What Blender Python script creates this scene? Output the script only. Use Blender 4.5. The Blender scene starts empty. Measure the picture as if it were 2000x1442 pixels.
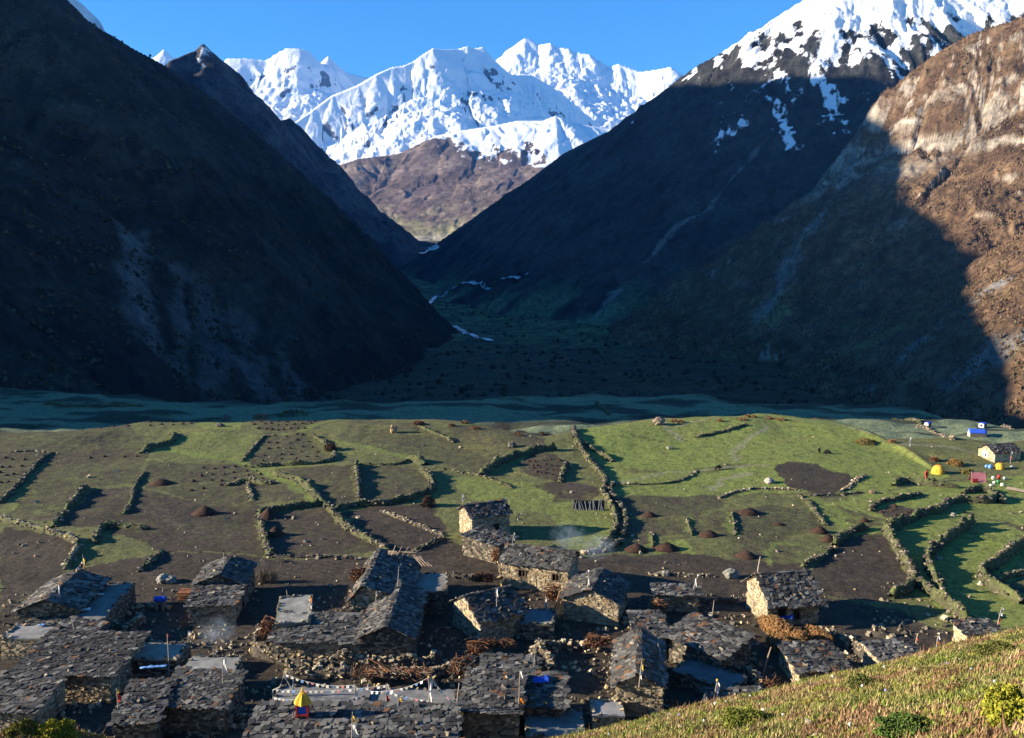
import bpy, math, random
import numpy as np
from mathutils import Vector, Matrix, Euler

random.seed(7)
rng = np.random.default_rng(11)
SC = bpy.context.scene
COL = SC.collection

# ------------------------------------------------------------------ camera
F = 1732.0                       # focal length in photograph pixels (photograph 2000 x 1442)
HOR = 500.0                      # row of the horizon
CAMZ = 32.0
PITCH = math.atan((721.0 - HOR) / F)
cam_data = bpy.data.cameras.new("camera")
cam_data.sensor_fit = 'HORIZONTAL'
cam_data.sensor_width = 36.0
cam_data.lens = 36.0 * F / 2000.0
cam_data.clip_start = 0.5
cam_data.clip_end = 60000.0
cam = bpy.data.objects.new("camera", cam_data)
cam.location = (0, 0, CAMZ)
cam.rotation_euler = (math.radians(90) - PITCH, 0, 0)
COL.objects.link(cam)
SC.camera = cam

# ------------------------------------------------------------------ light
SUN_EL = math.radians(17.0)
SUN_DRIFT = -0.05                # the sun stands at the left, a touch on the viewer's side
sun_vec = Vector((-1.0, SUN_DRIFT, 0)).normalized() * math.cos(SUN_EL)
sun_vec.z = math.sin(SUN_EL)     # towards the sun
TAN_EL = math.tan(SUN_EL)
world = bpy.data.worlds.new("World")
SC.world = world
world.use_nodes = True
wn, wl = world.node_tree.nodes, world.node_tree.links
wn.clear()
sky_tex = wn.new('ShaderNodeTexSky')
sky_tex.sky_type = 'NISHITA'
sky_tex.sun_disc = False
sky_tex.sun_elevation = SUN_EL
sky_tex.sun_rotation = math.atan2(sun_vec.x, sun_vec.y)
sky_tex.altitude = 3800
sky_tex.air_density = 1.0
sky_tex.dust_density = 0.3
sky_tex.ozone_density = 2.0
hsv = wn.new('ShaderNodeHueSaturation')
hsv.inputs['Saturation'].default_value = 1.32
hsv.inputs['Value'].default_value = 1.0
bg = wn.new('ShaderNodeBackground')
bg.inputs['Strength'].default_value = 0.08
wo = wn.new('ShaderNodeOutputWorld')
wl.new(sky_tex.outputs[0], hsv.inputs['Color'])
wl.new(hsv.outputs[0], bg.inputs['Color'])
wl.new(bg.outputs[0], wo.inputs['Surface'])

sun_data = bpy.data.lights.new("sun", 'SUN')
sun_data.energy = 5.0
sun_data.angle = math.radians(0.5)
sun_data.color = (1.0, 0.87, 0.68)
sun = bpy.data.objects.new("sun", sun_data)
sun.rotation_euler = (-sun_vec).to_track_quat('-Z', 'Y').to_euler()
sun.location = (-60, 0, 80)
COL.objects.link(sun)

SC.view_settings.view_transform = 'Standard'
SC.view_settings.look = 'None'
SC.view_settings.gamma = 1.0
SC.view_settings.use_curve_mapping = False
SC.view_settings.exposure = 1.75

# ------------------------------------------------------------------ measuring helpers
CP, SP = math.cos(PITCH), math.sin(PITCH)
def ray(px, py):
    u, v = (px - 1000.0) / F, (721.0 - py) / F
    return Vector((u, CP + SP * v, -SP + CP * v))
def at_depth(px, py, Y):
    d = ray(px, py); t = Y / d.y
    return Vector((d.x * t, Y, CAMZ + d.z * t))
def at_z(px, py, z=0.0):
    d = ray(px, py); t = (z - CAMZ) / d.z
    return Vector((d.x * t, d.y * t, z))

# ------------------------------------------------------------------ noise (numpy gradient noise)
_perm = np.random.default_rng(5).permutation(512).astype(np.int64)
_perm = np.concatenate([_perm, _perm])
_ang = np.random.default_rng(6).random(512) * 2 * np.pi
_gx, _gy = np.cos(_ang), np.sin(_ang)
def perlin(x, y):
    xi = np.floor(x).astype(np.int64); yi = np.floor(y).astype(np.int64)
    xf = x - xi; yf = y - yi
    u = xf * xf * xf * (xf * (xf * 6 - 15) + 10); v = yf * yf * yf * (yf * (yf * 6 - 15) + 10)
    def g(ix, iy, dx, dy):
        h = _perm[(_perm[ix & 511] + iy) & 511]
        return _gx[h] * dx + _gy[h] * dy
    a = g(xi, yi, xf, yf); b = g(xi + 1, yi, xf - 1, yf)
    c = g(xi, yi + 1, xf, yf - 1); d = g(xi + 1, yi + 1, xf - 1, yf - 1)
    return (a + u * (b - a)) * (1 - v) + (c + u * (d - c)) * v
def fbm(x, y, oct=5, gain=0.5, lac=2.03):
    s = np.zeros_like(np.asarray(x, dtype=float)); a = 1.0; f = 1.0
    for i in range(oct):
        s = s + a * perlin(x * f + 17.3 * i, y * f - 9.1 * i); a *= gain; f *= lac
    return s
def ridged(x, y, oct=5, gain=0.5, lac=2.07):
    s = np.zeros_like(np.asarray(x, dtype=float)); a = 1.0; f = 1.0
    for i in range(oct):
        s = s + a * (1 - 2 * np.abs(perlin(x * f + 31.7 * i, y * f + 4.9 * i))); a *= gain; f *= lac
    return s
def sstep(a, b, x):
    t = np.clip((x - a) / (b - a), 0, 1); return t * t * (3 - 2 * t)
def mixc(a, b, t):
    t = np.asarray(t)[..., None]; return np.asarray(a) * (1 - t) + np.asarray(b) * t

# ------------------------------------------------------------------ materials
def new_mat(name):
    m = bpy.data.materials.new(name); m.use_nodes = True
    nt = m.node_tree; nt.nodes.clear()
    out = nt.nodes.new('ShaderNodeOutputMaterial'); b = nt.nodes.new('ShaderNodeBsdfPrincipled')
    nt.links.new(b.outputs[0], out.inputs[0])
    b.inputs['Roughness'].default_value = 0.92
    b.inputs['Specular IOR Level'].default_value = 0.15
    return m, nt, b
def nd(nt, t, **kw):
    n = nt.nodes.new(t)
    for k, v in kw.items():
        if k in n.inputs: n.inputs[k].default_value = v
        else: setattr(n, k, v)
    return n
def noise_node(nt, scale, detail=6, rough=0.6, co=None, stretch=None):
    if co is None:
        co = nd(nt, 'ShaderNodeTexCoord').outputs['Object']
    if stretch:
        mp = nd(nt, 'ShaderNodeMapping'); mp.inputs['Scale'].default_value = stretch
        nt.links.new(co, mp.inputs[0]); co = mp.outputs[0]
    n = nd(nt, 'ShaderNodeTexNoise', Scale=scale, Detail=detail, Roughness=rough)
    nt.links.new(co, n.inputs['Vector']); return n.outputs['Fac']
def ramp_node(nt, fac, stops):
    r = nd(nt, 'ShaderNodeValToRGB'); e = r.color_ramp.elements
    while len(e) < len(stops): e.new(0.5)
    for k, (p, c) in enumerate(stops):
        e[k].position = p; e[k].color = (*c, 1) if len(c) == 3 else c
    nt.links.new(fac, r.inputs[0]); return r.outputs[0]
def mul_node(nt, a, b, fac=1.0, mode='MULTIPLY'):
    m = nd(nt, 'ShaderNodeMix', data_type='RGBA', blend_type=mode)
    m.inputs[0].default_value = fac
    for s, i in ((a, 6), (b, 7)):
        if isinstance(s, (tuple, list)): m.inputs[i].default_value = (*s, 1)
        else: nt.links.new(s, m.inputs[i])
    return m.outputs[2]
def bump_node(nt, b, height, strength, dist):
    bp = nd(nt, 'ShaderNodeBump', Strength=strength, Distance=dist)
    nt.links.new(height, bp.inputs['Height']); nt.links.new(bp.outputs[0], b.inputs['Normal'])
def g3(v): return (v, v, v)

def attr_mat(name, fine, bump, lo=0.55, hi=1.4, snow=False, snow_scale=0.05, rough=0.92, grain=None):
    """colour comes from a per-vertex albedo; the shader adds grain and relief at two sizes"""
    m, nt, b = new_mat(name)
    at = nd(nt, 'ShaderNodeAttribute', attribute_name='Col')
    n1 = noise_node(nt, fine, 8, 0.65)
    c = mul_node(nt, at.outputs['Color'], ramp_node(nt, n1, [(0.3, g3(lo)), (0.7, g3(hi))]))
    if grain:
        n2 = noise_node(nt, grain, 4, 0.7)
        c = mul_node(nt, c, ramp_node(nt, n2, [(0.32, g3(0.45)), (0.5, g3(1.0)), (0.72, g3(1.5))]))
    if snow:
        sa = nd(nt, 'ShaderNodeAttribute', attribute_name='Snow')
        ns = noise_node(nt, snow_scale, 10, 0.7)
        ad = nd(nt, 'ShaderNodeMath', operation='ADD'); nt.links.new(sa.outputs['Fac'], ad.inputs[0])
        sc = nd(nt, 'ShaderNodeMath', operation='MULTIPLY_ADD'); nt.links.new(ns, sc.inputs[0])
        sc.inputs[1].default_value = 0.9; sc.inputs[2].default_value = -0.45
        nt.links.new(sc.outputs[0], ad.inputs[1])
        fac = ramp_node(nt, ad.outputs[0], [(0.46, g3(0)), (0.54, g3(1))])
        mx = nd(nt, 'ShaderNodeMix', data_type='RGBA'); nt.links.new(fac, mx.inputs[0])
        nt.links.new(c, mx.inputs[6]); mx.inputs[7].default_value = (0.82, 0.84, 0.88, 1)
        c = mx.outputs[2]
    nt.links.new(c, b.inputs['Base Color'])
    b.inputs['Roughness'].default_value = rough
    bump_node(nt, b, n1, bump[0], bump[1])
    return m

# ------------------------------------------------------------------ mesh helpers
def mesh_np(name, verts, faces, mat=None, smooth=False, attrs=None, mats=None, midx=None):
    """verts (n,3); faces (m,3) or (m,4) array, or a list of such arrays"""
    me = bpy.data.meshes.new(name)
    fl = faces if isinstance(faces, list) else [faces]
    fl = [np.asarray(f, dtype=np.int32) for f in fl if len(f)]
    verts = np.asarray(verts, dtype=np.float32)
    me.vertices.add(len(verts)); me.vertices.foreach_set('co', verts.ravel())
    nl = sum(f.size for f in fl); npoly = sum(len(f) for f in fl)
    me.loops.add(nl); me.polygons.add(npoly)
    me.loops.foreach_set('vertex_index', np.concatenate([f.ravel() for f in fl]))
    tot = np.concatenate([np.full(len(f), f.shape[1], dtype=np.int32) for f in fl])
    st = np.concatenate([[0], np.cumsum(tot)[:-1]]).astype(np.int32)
    me.polygons.foreach_set('loop_start', st)
    me.polygons.foreach_set('loop_total', tot)
    if midx is not None: me.polygons.foreach_set('material_index', np.asarray(midx, dtype=np.int32))
    me.update(calc_edges=True)
    if smooth: me.polygons.foreach_set('use_smooth', np.ones(npoly, dtype=bool))
    else: me.polygons.foreach_set('use_smooth', np.zeros(npoly, dtype=bool))
    for k, v in (attrs or {}).items():
        v = np.asarray(v, dtype=np.float32)
        if v.ndim == 1:
            a = me.attributes.new(k, 'FLOAT', 'POINT'); a.data.foreach_set('value', v)
        else:
            a = me.attributes.new(k, 'FLOAT_COLOR', 'POINT')
            if v.shape[1] == 3: v = np.concatenate([v, np.ones((len(v), 1), np.float32)], 1)
            a.data.foreach_set('color', v.ravel())
    for mm in (mats or ([mat] if mat else [])): me.materials.append(mm)
    return me
def link(name, me, parent=None, **props):
    o = bpy.data.objects.new(name, me); COL.objects.link(o)
    if parent is not None: o.parent = parent
    for k, v in props.items(): o[k] = v
    return o
def thing(name, loc, label, cat, group=None, rz=0.0):
    o = bpy.data.objects.new(name, None); COL.objects.link(o)
    o.location = loc; o.rotation_euler = (0, 0, rz); o.empty_display_size = 0.3
    o['label'] = label; o['category'] = cat
    if group: o['group'] = group
    return o
def tag(o, label, cat, group=None):
    o['label'] = label; o['category'] = cat
    if group: o['group'] = group
    return o
def grid_faces(nr, nc):
    i = np.arange(nr * nc).reshape(nr, nc)
    return np.stack([i[:-1, :-1].ravel(), i[:-1, 1:].ravel(), i[1:, 1:].ravel(), i[1:, :-1].ravel()], 1)
# ================================================================== MOUNTAINS
def ridge_field(X, Y, poly, prof, seed=0.0, gul=(0.0, 60.0, 0.25), back=None):
    """height of a mountain 'roof': a crest polyline with flanks falling along prof(distance)"""
    P = np.asarray(poly, dtype=float)
    best = np.full(X.shape, -1e9); S = np.zeros(X.shape); D = np.zeros(X.shape)
    s0 = 0.0
    for a, b in zip(P[:-1], P[1:]):
        ab = b[:2] - a[:2]; L = np.hypot(*ab)
        t = np.clip(((X - a[0]) * ab[0] + (Y - a[1]) * ab[1]) / (L * L), 0, 1)
        dx = X - (a[0] + t * ab[0]); dy = Y - (a[1] + t * ab[1])
        d = np.hypot(dx, dy)
        h = a[2] + t * (b[2] - a[2]) - prof(d)
        m = h > best
        best = np.where(m, h, best); S = np.where(m, s0 + t * L + seed, S); D = np.where(m, d, D)
        s0 += L
    if gul[0]:
        A, wl, kd = gul
        w = fbm(X / (wl * 2.2) + seed, Y / (wl * 2.2), 3) * wl * 0.9
        g = ridged((S + w) / wl, D / wl * kd + seed, 5, 0.55)
        best = best + A * (g - 0.75) * sstep(0, 5 * A, D)
    return best, S, D
def lin(s): return lambda d: s * d
def two(s1, d1, s2): return lambda d: np.where(d < d1, s1 * d, s1 * d1 + s2 * (d - d1))
def px_poly(pts): return [tuple(at_depth(*p)) for p in pts]
def polar(u, Y):
    U, YY = np.meshgrid(u, Y); return U * YY, YY
def hill(name, X, Y, Z, col, mat, snow=None):
    v = np.stack([X, Y, Z], -1).reshape(-1, 3)
    at = {'Col': col.reshape(-1, 3)}
    if snow is not None: at['Snow'] = snow.ravel()
    me = mesh_np(name, v, grid_faces(*X.shape), mat, smooth=True, attrs=at)
    return link(name, me, kind='structure')
def slope_of(X, Y, Z):
    du = np.stack([np.gradient(X, axis=1), np.gradient(Y, axis=1), np.gradient(Z, axis=1)], -1)
    dv = np.stack([np.gradient(X, axis=0), np.gradient(Y, axis=0), np.gradient(Z, axis=0)], -1)
    n = np.cross(du, dv); n /= np.linalg.norm(n, axis=-1, keepdims=True) + 1e-9
    n *= np.sign(n[..., 2:3] + 1e-9); return n

m_slope = attr_mat("scrub_slope", 0.05, (0.9, 6.0), 0.5, 1.45, grain=0.28)
m_rock = attr_mat("alpine_slope", 0.03, (0.9, 9.0), 0.5, 1.45, snow=True, snow_scale=0.03, grain=0.16)
m_far = attr_mat("far_snow_mountain", 0.004, (0.6, 40.0), 0.75, 1.2, snow=True, snow_scale=0.006)
m_brown = attr_mat("brown_moraine_hill", 0.006, (0.35, 20.0), 0.6, 1.35, snow=True, snow_scale=0.012, grain=0.03)

# --- left mountain: the crest outside the frame carries the sun-side skyline, a spur comes down into the valley
crest = []
for xc, x, y, z in (   # (crest x; a point x, y, z on the far side that its shadow just reaches): the crest height follows
    (-330, -80, 158, -8), (-333, -80, 163, -4), (-336, -40, 168, 0), (-340, 30, 173, 0), (-344, 95, 176, 0), (-350, 110, 230, 0), (-380, 244, 425, -42), (-430, 265, 482, -10), (-480, 301, 582, 12), (-520, 328, 640, 25),
    (-560, 355, 745, 57), (-600, 357, 795, 77), (-680, 364, 874, 106), (-780, 390, 955, 172), (-1060, 481, 1230, 277), (-1150, 361, 1293, 285), (-1300, 307, 1373, 291), (-1500, 290, 1480, 300), (-2000, 300, 1900, 390)):
    crest.append((xc, y + SUN_DRIFT * (x - xc), z + TAN_EL * (x - xc)))
spur = [(-640, 790, 325), (-500, 745, 280)] + px_poly([(0, -120, 720), (70, -35, 760), (122, 5, 780), (160, 30, 790), (202, 60, 800), (250, 88, 825), (330, 132, 850), (400, 180, 875), (480, 242, 900),
                (545, 300, 930), (600, 345, 950), (645, 395, 965), (685, 440, 980), (742, 515, 990), (797, 590, 1000), (838, 640, 1000), (872, 672, 1010)])
u = np.concatenate([np.linspace(-2.4, -0.64, 110), np.linspace(-0.635, 0.05, 560)])
Yr = np.concatenate([np.linspace(172, 300, 70), np.geomspace(302, 1050, 420), np.geomspace(1060, 2300, 60)])
X, Y = polar(u, Yr)
h1, s1, d1 = ridge_field(X, Y, crest, lin(0.86), 0.0, (7, 70, 0.3))
h2, s2, d2 = ridge_field(X, Y, spur, two(1.1, 150, 0.98), 300.0, (6, 55, 0.3))
Z = np.maximum(h1, h2)
amp = sstep(0, 60, np.minimum(d1, d2))
Z += (fbm(X / 45, Y / 45, 6, 0.55) * 7 + fbm(X / 9, Y / 9, 3) * 1.2) * (0.15 + 0.85 * amp)
Z = np.maximum(Z, -75)
n = slope_of(X, Y, Z)
nz = fbm(X / 60, Y / 60, 5, 0.6); nz2 = fbm(X / 14 + 5, Y / 25, 4, 0.6)
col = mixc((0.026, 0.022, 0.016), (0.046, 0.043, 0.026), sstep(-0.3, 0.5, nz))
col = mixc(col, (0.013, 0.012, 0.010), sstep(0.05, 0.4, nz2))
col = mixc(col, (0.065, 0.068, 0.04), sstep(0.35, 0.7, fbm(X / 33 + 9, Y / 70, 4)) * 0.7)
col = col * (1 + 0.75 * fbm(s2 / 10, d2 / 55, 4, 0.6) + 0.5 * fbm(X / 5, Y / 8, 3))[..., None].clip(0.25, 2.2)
# pale scree scars low on the slope
elev = (Z - CAMZ) / Y; az = X / Y
for (a, b, w, e0, e1) in ((-0.438, -0.40, 0.014, -0.055, 0.0), (-0.42, -0.425, 0.02, -0.19, -0.04), (-0.34, -0.33, 0.030, -0.17, -0.075), (-0.31, -0.24, 0.030, -0.19, -0.10), (-0.26, -0.21, 0.02, -0.19, -0.13), (-0.375, -0.37, 0.012, -0.18, -0.03)):
    pts0 = at_depth(1000 + a * F, HOR - e1 * F, 560); pts1 = at_depth(1000 + b * F, HOR - e0 * F, 430)
    ab = np.array([pts1.x - pts0.x, pts1.y - pts0.y]); L = np.hypot(*ab)
    t = np.clip(((X - pts0.x) * ab[0] + (Y - pts0.y) * ab[1]) / L ** 2, 0, 1)
    dd = np.hypot(X - pts0.x - t * ab[0], Y - pts0.y - t * ab[1])
    k = sstep(1.0, 0.3, dd / (w * 520) + 0.9 * fbm(X / 16, Y / 30, 4)) * 0.9
    col = mixc(col, (0.20, 0.205, 0.205), k * 0.55)
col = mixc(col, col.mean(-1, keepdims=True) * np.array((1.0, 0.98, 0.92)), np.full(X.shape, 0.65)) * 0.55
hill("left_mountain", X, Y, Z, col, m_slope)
GL = (X, Y, Z, elev, az)

# --- snowy shoulder that shows over the left mountain
u = np.linspace(-0.62, -0.40, 60); Yr = np.linspace(1100, 1700, 70); X, Y = polar(u, Yr)
h, s, d = ridge_field(X, Y, px_poly([(60, -60, 1380), (140, -15, 1380), (165, 5, 1380), (185, 25, 1380), (208, 62, 1360), (230, 110, 1340)]), lin(3.0), 4, (5, 60, 0.3))
Z = h + fbm(X / 40, Y / 40, 5) * 6 * sstep(0, 60, d)
hill("snowy_shoulder", X, Y, Z, mixc((0.05, 0.047, 0.045), (0.09, 0.085, 0.08), sstep(-.3, .3, fbm(X / 30, Y / 30, 4))), m_rock, 0.35 + 0.5 * ridged(X / 30, Y / 60, 3) * 0.5)

# --- right mountain with its snow cap, and the cliff spur in front of it
main = px_poly([(700, 560, 1960), (790, 516, 1900), (860, 470, 1850), (960, 400, 1800), (1030, 352, 1760), (1100, 300, 1720), (1200, 250, 1640), (1240, 225, 1600), (1280, 190, 1570), (1330, 150, 1500), (1370, 122, 1490),
                (1400, 108, 1480), (1430, 88, 1470), (1470, 66, 1465), (1520, 30, 1460), (1570, 0, 1450), (1640, -40, 1450), (1800, -60, 1450), (1950, -30, 1420), (2100, -50, 1400), (2500, -150, 1400)])
cliff = px_poly([(1630, 380, 1080), (1690, 285, 1060), (1722, 240, 1010), (1742, 190, 985), (1760, 150, 975), (1800, 118, 965), (1840, 90, 955), (1900, 56, 940), (1990, 27, 920), (2100, -20, 900), (2400, -130, 850)])
near = [(760, 760, 330), (560, 560, 190), (440, 440, 95), (330, 300, 30), (262, 215, 8), (215, 165, 2)]
u = np.concatenate([np.linspace(-0.16, 0.64, 620), np.linspace(0.65, 1.6, 60)])
Yr = np.concatenate([np.geomspace(150, 560, 110), np.geomspace(562, 1120, 300), np.geomspace(1124, 2100, 220)])
X, Y = polar(u, Yr)
h1, s1, d1 = ridge_field(X, Y, main, two(0.90, 400, 0.74), 0.0, (12, 95, 0.3))
h2, s2, d2 = ridge_field(X, Y, cliff, two(1.55, 85, 0.66), 500.0, (9, 48, 0.25))
h3, s3, d3 = ridge_field(X, Y, near, two(0.72, 200, 0.6), 900.0, (4, 45, 0.3))
Z = np.maximum(np.maximum(h1, h2), h3)
ribs = ridged((s2 + 7 * fbm(X / 22, Y / 22, 3)) / 17, d2 / 60, 3) * sstep(2, 22, d2) * sstep(190, 90, d2)
Z = Z + np.where((h2 > h1) & (h2 >= h3), 5.5 * (ribs - 0.6), 0)
dm = np.where(h1 >= Z, d1, np.where(h2 >= Z, d2, d3))
amp = 0.12 + 0.88 * sstep(0, 70, dm)
Z += (fbm(X / 80, Y / 80, 6, 0.55) * 11 + fbm(X / 11, Y / 11, 3) * 1.4) * amp * np.clip(Y / 700, 0.25, 1)
Z = np.maximum(Z, -75)
n = slope_of(X, Y, Z)
on_cliff = (h2 > h1) & (h2 >= h3); on_near = (h3 > h1) & (h3 > h2)
nz = fbm(X / 70, Y / 70, 5, 0.6); nz2 = fbm(X / 16, Y / 16, 4, 0.6)
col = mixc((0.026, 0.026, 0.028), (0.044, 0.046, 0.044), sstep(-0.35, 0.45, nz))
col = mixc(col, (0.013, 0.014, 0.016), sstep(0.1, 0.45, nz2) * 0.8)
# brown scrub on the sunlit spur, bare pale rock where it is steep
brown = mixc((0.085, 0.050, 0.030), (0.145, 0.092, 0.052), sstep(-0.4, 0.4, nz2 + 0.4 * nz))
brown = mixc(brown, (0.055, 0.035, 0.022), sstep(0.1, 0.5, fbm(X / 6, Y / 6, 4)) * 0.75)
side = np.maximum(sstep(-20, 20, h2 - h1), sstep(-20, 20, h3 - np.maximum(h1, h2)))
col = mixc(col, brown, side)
steep = sstep(0.62, 0.50, n[..., 2] + 0.10 * nz2)
strata = sstep(0.15, 0.55, fbm(s2 / 6, d2 / 26, 5, 0.68) + 0.25 * ribs + 0.35 * np.exp(-((d2 - 88) / 22) ** 2))
rockc = mixc((0.17, 0.125, 0.085), (0.36, 0.31, 0.25), strata)
rockc = mixc(rockc, (0.06, 0.045, 0.035), sstep(0.25, 0.6, fbm(s2 / 4 + 40, d2 / 40, 4, 0.6)) * 0.85)
col = mixc(col, rockc, steep * strata * on_cliff * 0.9)
talus = np.exp(-((d2 - 118) / 16) ** 2) * sstep(-0.1, 0.3, nz) * on_cliff
col = mixc(col, (0.20, 0.175, 0.14), talus * 0.7)
grassy = sstep(0.2, 0.5, fbm(X / 50 + 3, Y / 50, 4)) * sstep(40, -30, Z) * side
col = mixc(col, (0.17, 0.15, 0.06), grassy * 0.7)
# valley terraces at the mountain's foot turn green
green = sstep(20, -35, Z) * (1 - side) * sstep(-0.25, 0.2, fbm(X / 90, Y / 45, 5))
col = mixc(col, (0.110, 0.150, 0.085), green)
# pale gullies
for (p0, p1, w) in (((1690, 360, 1000), (1480, 620, 760), 7), ((1700, 700, 520), (1960, 640, 560), 6), ((1490, 390, 1180), (1090, 520, 1000), 5), ((1600, 480, 1000), (1500, 500, 980), 5), ((1650, 760, 480), (1990, 690, 470), 5)):
    a, b = at_depth(*p0), at_depth(*p1); ab = np.array([b.x - a.x, b.y - a.y]); L = np.hypot(*ab)
    t = np.clip(((X - a.x) * ab[0] + (Y - a.y) * ab[1]) / L ** 2, 0, 1)
    dd = np.hypot(X - a.x - t * ab[0], Y - a.y - t * ab[1]) + 14 * fbm(X / 40, Y / 40, 4)
    col = mixc(col, (0.17, 0.165, 0.155), sstep(w, 0, dd) * 0.75)
gn = ridged((s1 + 60 * fbm(X / 200, Y / 200, 3)) / 95, d1 / 95 * 0.3, 4)
snow = 0.41 + 0.13 * sstep(255, 330, Z) + 0.42 * sstep(335, 425, Z) - 0.06 * sstep(260, 190, Z) - 0.22 * sstep(190, 90, Z) + 0.50 * fbm(X / 34, Y / 55, 5, 0.64) - 0.10 * (gn - 0.6)
snow = snow - 0.24 * sstep(0.25, 0.17, X / Y)
snow = np.where(on_cliff | on_near, -1, snow)
snow = np.minimum(snow, 0.92)
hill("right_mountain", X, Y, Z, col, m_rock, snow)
GR = (X, Y, Z, side, steep * strata * on_cliff + talus)

# --- dark pyramid peak behind the left mountain
u = np.linspace(-0.44, 0.0, 330); Yr = np.linspace(1900, 3300, 260); X, Y = polar(u, Yr)
pyr = px_poly([(240, 190, 2080), (300, 145, 2150), (335, 116, 2190), (365, 103, 2220), (380, 98, 2235), (397, 84, 2255), (410, 98, 2285), (432, 130, 2340), (462, 165, 2420), (492, 190, 2490), (512, 198, 2530), (530, 222, 2570), (545, 234, 2600), (566, 230, 2630), (590, 255, 2680), (620, 302, 2730),
               (655, 362, 2800), (665, 388, 2840), (700, 418, 2890), (760, 458, 2980), (860, 476, 3080)])
h, s, d = ridge_field(X, Y, pyr, two(1.15, 260, 0.8), 40.0, (22, 130, 0.25))
Z = h + (fbm(X / 90, Y / 90, 6, 0.55) * 22 + fbm(X / 20, Y / 20, 3) * 3) * (0.2 + 0.8 * sstep(0, 80, d))
Z = np.maximum(Z, -20)
nz = fbm(X / 60, Y / 60, 5, 0.6)
col = mixc((0.03, 0.031, 0.036), (0.060, 0.060, 0.064), sstep(-0.3, 0.4, nz))
col = mixc(col, (0.20, 0.13, 0.07), sstep(60, 110, -(X + 0.358 * Y)) * 0.5)  # sunlit edge at the far left put into the colour as brown
snow = 0.20 + 0.24 * sstep(380, 560, Z) + 0.20 * fbm(X / 70 + 9, Y / 120, 4) - 0.5 * sstep(330, 200, Z)
hill("dark_pyramid_peak", X, Y, Z, col, m_rock, snow)

# --- brown moraine hill at the head of the valley, snow on its right shoulder
u = np.linspace(-0.24, 0.22, 420); Yr = np.linspace(3300, 6200, 250); X, Y = polar(u, Yr)
mor = px_poly([(520, 350, 4500), (640, 330, 4600), (700, 310, 4700), (760, 303, 4760), (805, 294, 4800), (850, 266, 4900), (900, 255, 4950), (960, 246, 5000), (1010, 236, 5050), (1060, 236, 5050), (1085, 226, 5080), (1120, 240, 5080), (1180, 250, 5100), (1300, 260, 5100)])
h, s, d = ridge_field(X, Y, mor, two(0.62, 500, 0.46), 80.0, (13, 110, 0.14))
mask_s = sstep(0, 200, d)
Z = h + (fbm(X / 300, Y / 300, 4, 0.45) * 16 + fbm(X / 60, Y / 60, 3) * 1.5) * (0.1 + 0.9 * mask_s)
g = ridged((s + 80 + fbm(X / 400, Y / 400, 3) * 200) / 230, d / 230 * 0.18, 4)
nz = fbm(X / 180, Y / 180, 5, 0.6)
col = mixc((0.125, 0.090, 0.080), (0.185, 0.140, 0.112), sstep(-0.3, 0.4, nz))
col = mixc(col, (0.22, 0.20, 0.11), sstep(330, 120, Z) * sstep(-0.1, 0.4, nz + 0.1))
col = mixc(col, (0.30, 0.27, 0.20), sstep(135, 110, Z))
az = X / Y
snow = 0.5 + (Z - 600 - 200 * sstep(-0.01, -0.16, az) + 260 * sstep(0.0, 0.10, az)) / 260 + 0.12 * g + 0.45 * nz + 0.5 * fbm(X / 60, Y / 90, 4, 0.6)
hill("brown_moraine_hill", X, Y, Z, col, m_brown, snow)

# --- far snow massifs
def massif(name, poly, prof, u0, u1, nu, y0, y1, ny, gul, rough, snowbias, rockc=(0.10, 0.105, 0.13), floor=150):
    u = np.linspace(u0, u1, nu); Yr = np.linspace(y0, y1, ny); X, Y = polar(u, Yr)
    h, s, d = ridge_field(X, Y, px_poly(poly), prof, 11.0, gul)
    Z = h + (fbm(X / 420, Y / 420, 6, 0.55) * rough + ridged(X / 120, Y / 120, 5, 0.55) * rough * 0.34) * (0.12 + 0.88 * sstep(0, 330, d))
    Z = np.maximum(Z, floor)
    n = slope_of(X, Y, Z)
    nz = fbm(X / 220, Y / 220, 5, 0.6)
    snow = snowbias + 1.5 * (n[..., 2] - 0.62) + 0.55 * nz + 0.35 * fbm(s / 90, d / 260, 4, 0.6)
    snow = np.maximum(snow, 0.9 * sstep(120, 20, d))
    col = np.broadcast_to(np.array(rockc), X.shape + (3,)).copy()
    return hill(name, X, Y, Z, col, m_far, snow)
massif("snow_massif", [(200, 260, 7900), (420, 135, 7950), (445, 113, 8000), (470, 113, 8000), (520, 118, 8050), (545, 102, 8080), (560, 95, 8100), (585, 96, 8100), (603, 101, 8130), (612, 122, 8200), (625, 125, 8250), (641, 109, 8300), (655, 126, 8320), (680, 143, 8350), (722, 153, 8400), (800, 200, 8500), (900, 240, 8600)],
       two(1.25, 350, 0.75), -0.42, -0.02, 380, 6200, 9000, 190, (38, 330, 0.22), 45, 0.78)
massif("snow_peak", [(480, 330, 5610), (560, 250, 5848), (610, 215, 5990), (650, 186, 6104), (700, 166, 6197), (735, 145, 6276), (765, 131, 6352), (790, 127, 6393), (806, 120, 6437), (822, 108, 6470), (845, 94, 6520), (870, 97, 6571), (895, 96, 6652), (912, 90, 6677), (925, 95, 6718), (943, 91, 6753), (955, 106, 6783), (973, 130, 6829), (1000, 146, 6902), (1040, 148, 7036), (1075, 168, 7115), (1100, 185, 7187), (1165, 240, 7342), (1220, 300, 7489)],
       two(1.3, 320, 0.72), -0.26, 0.16, 520, 4700, 7800, 250, (42, 260, 0.2), 38, 0.77)
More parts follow.
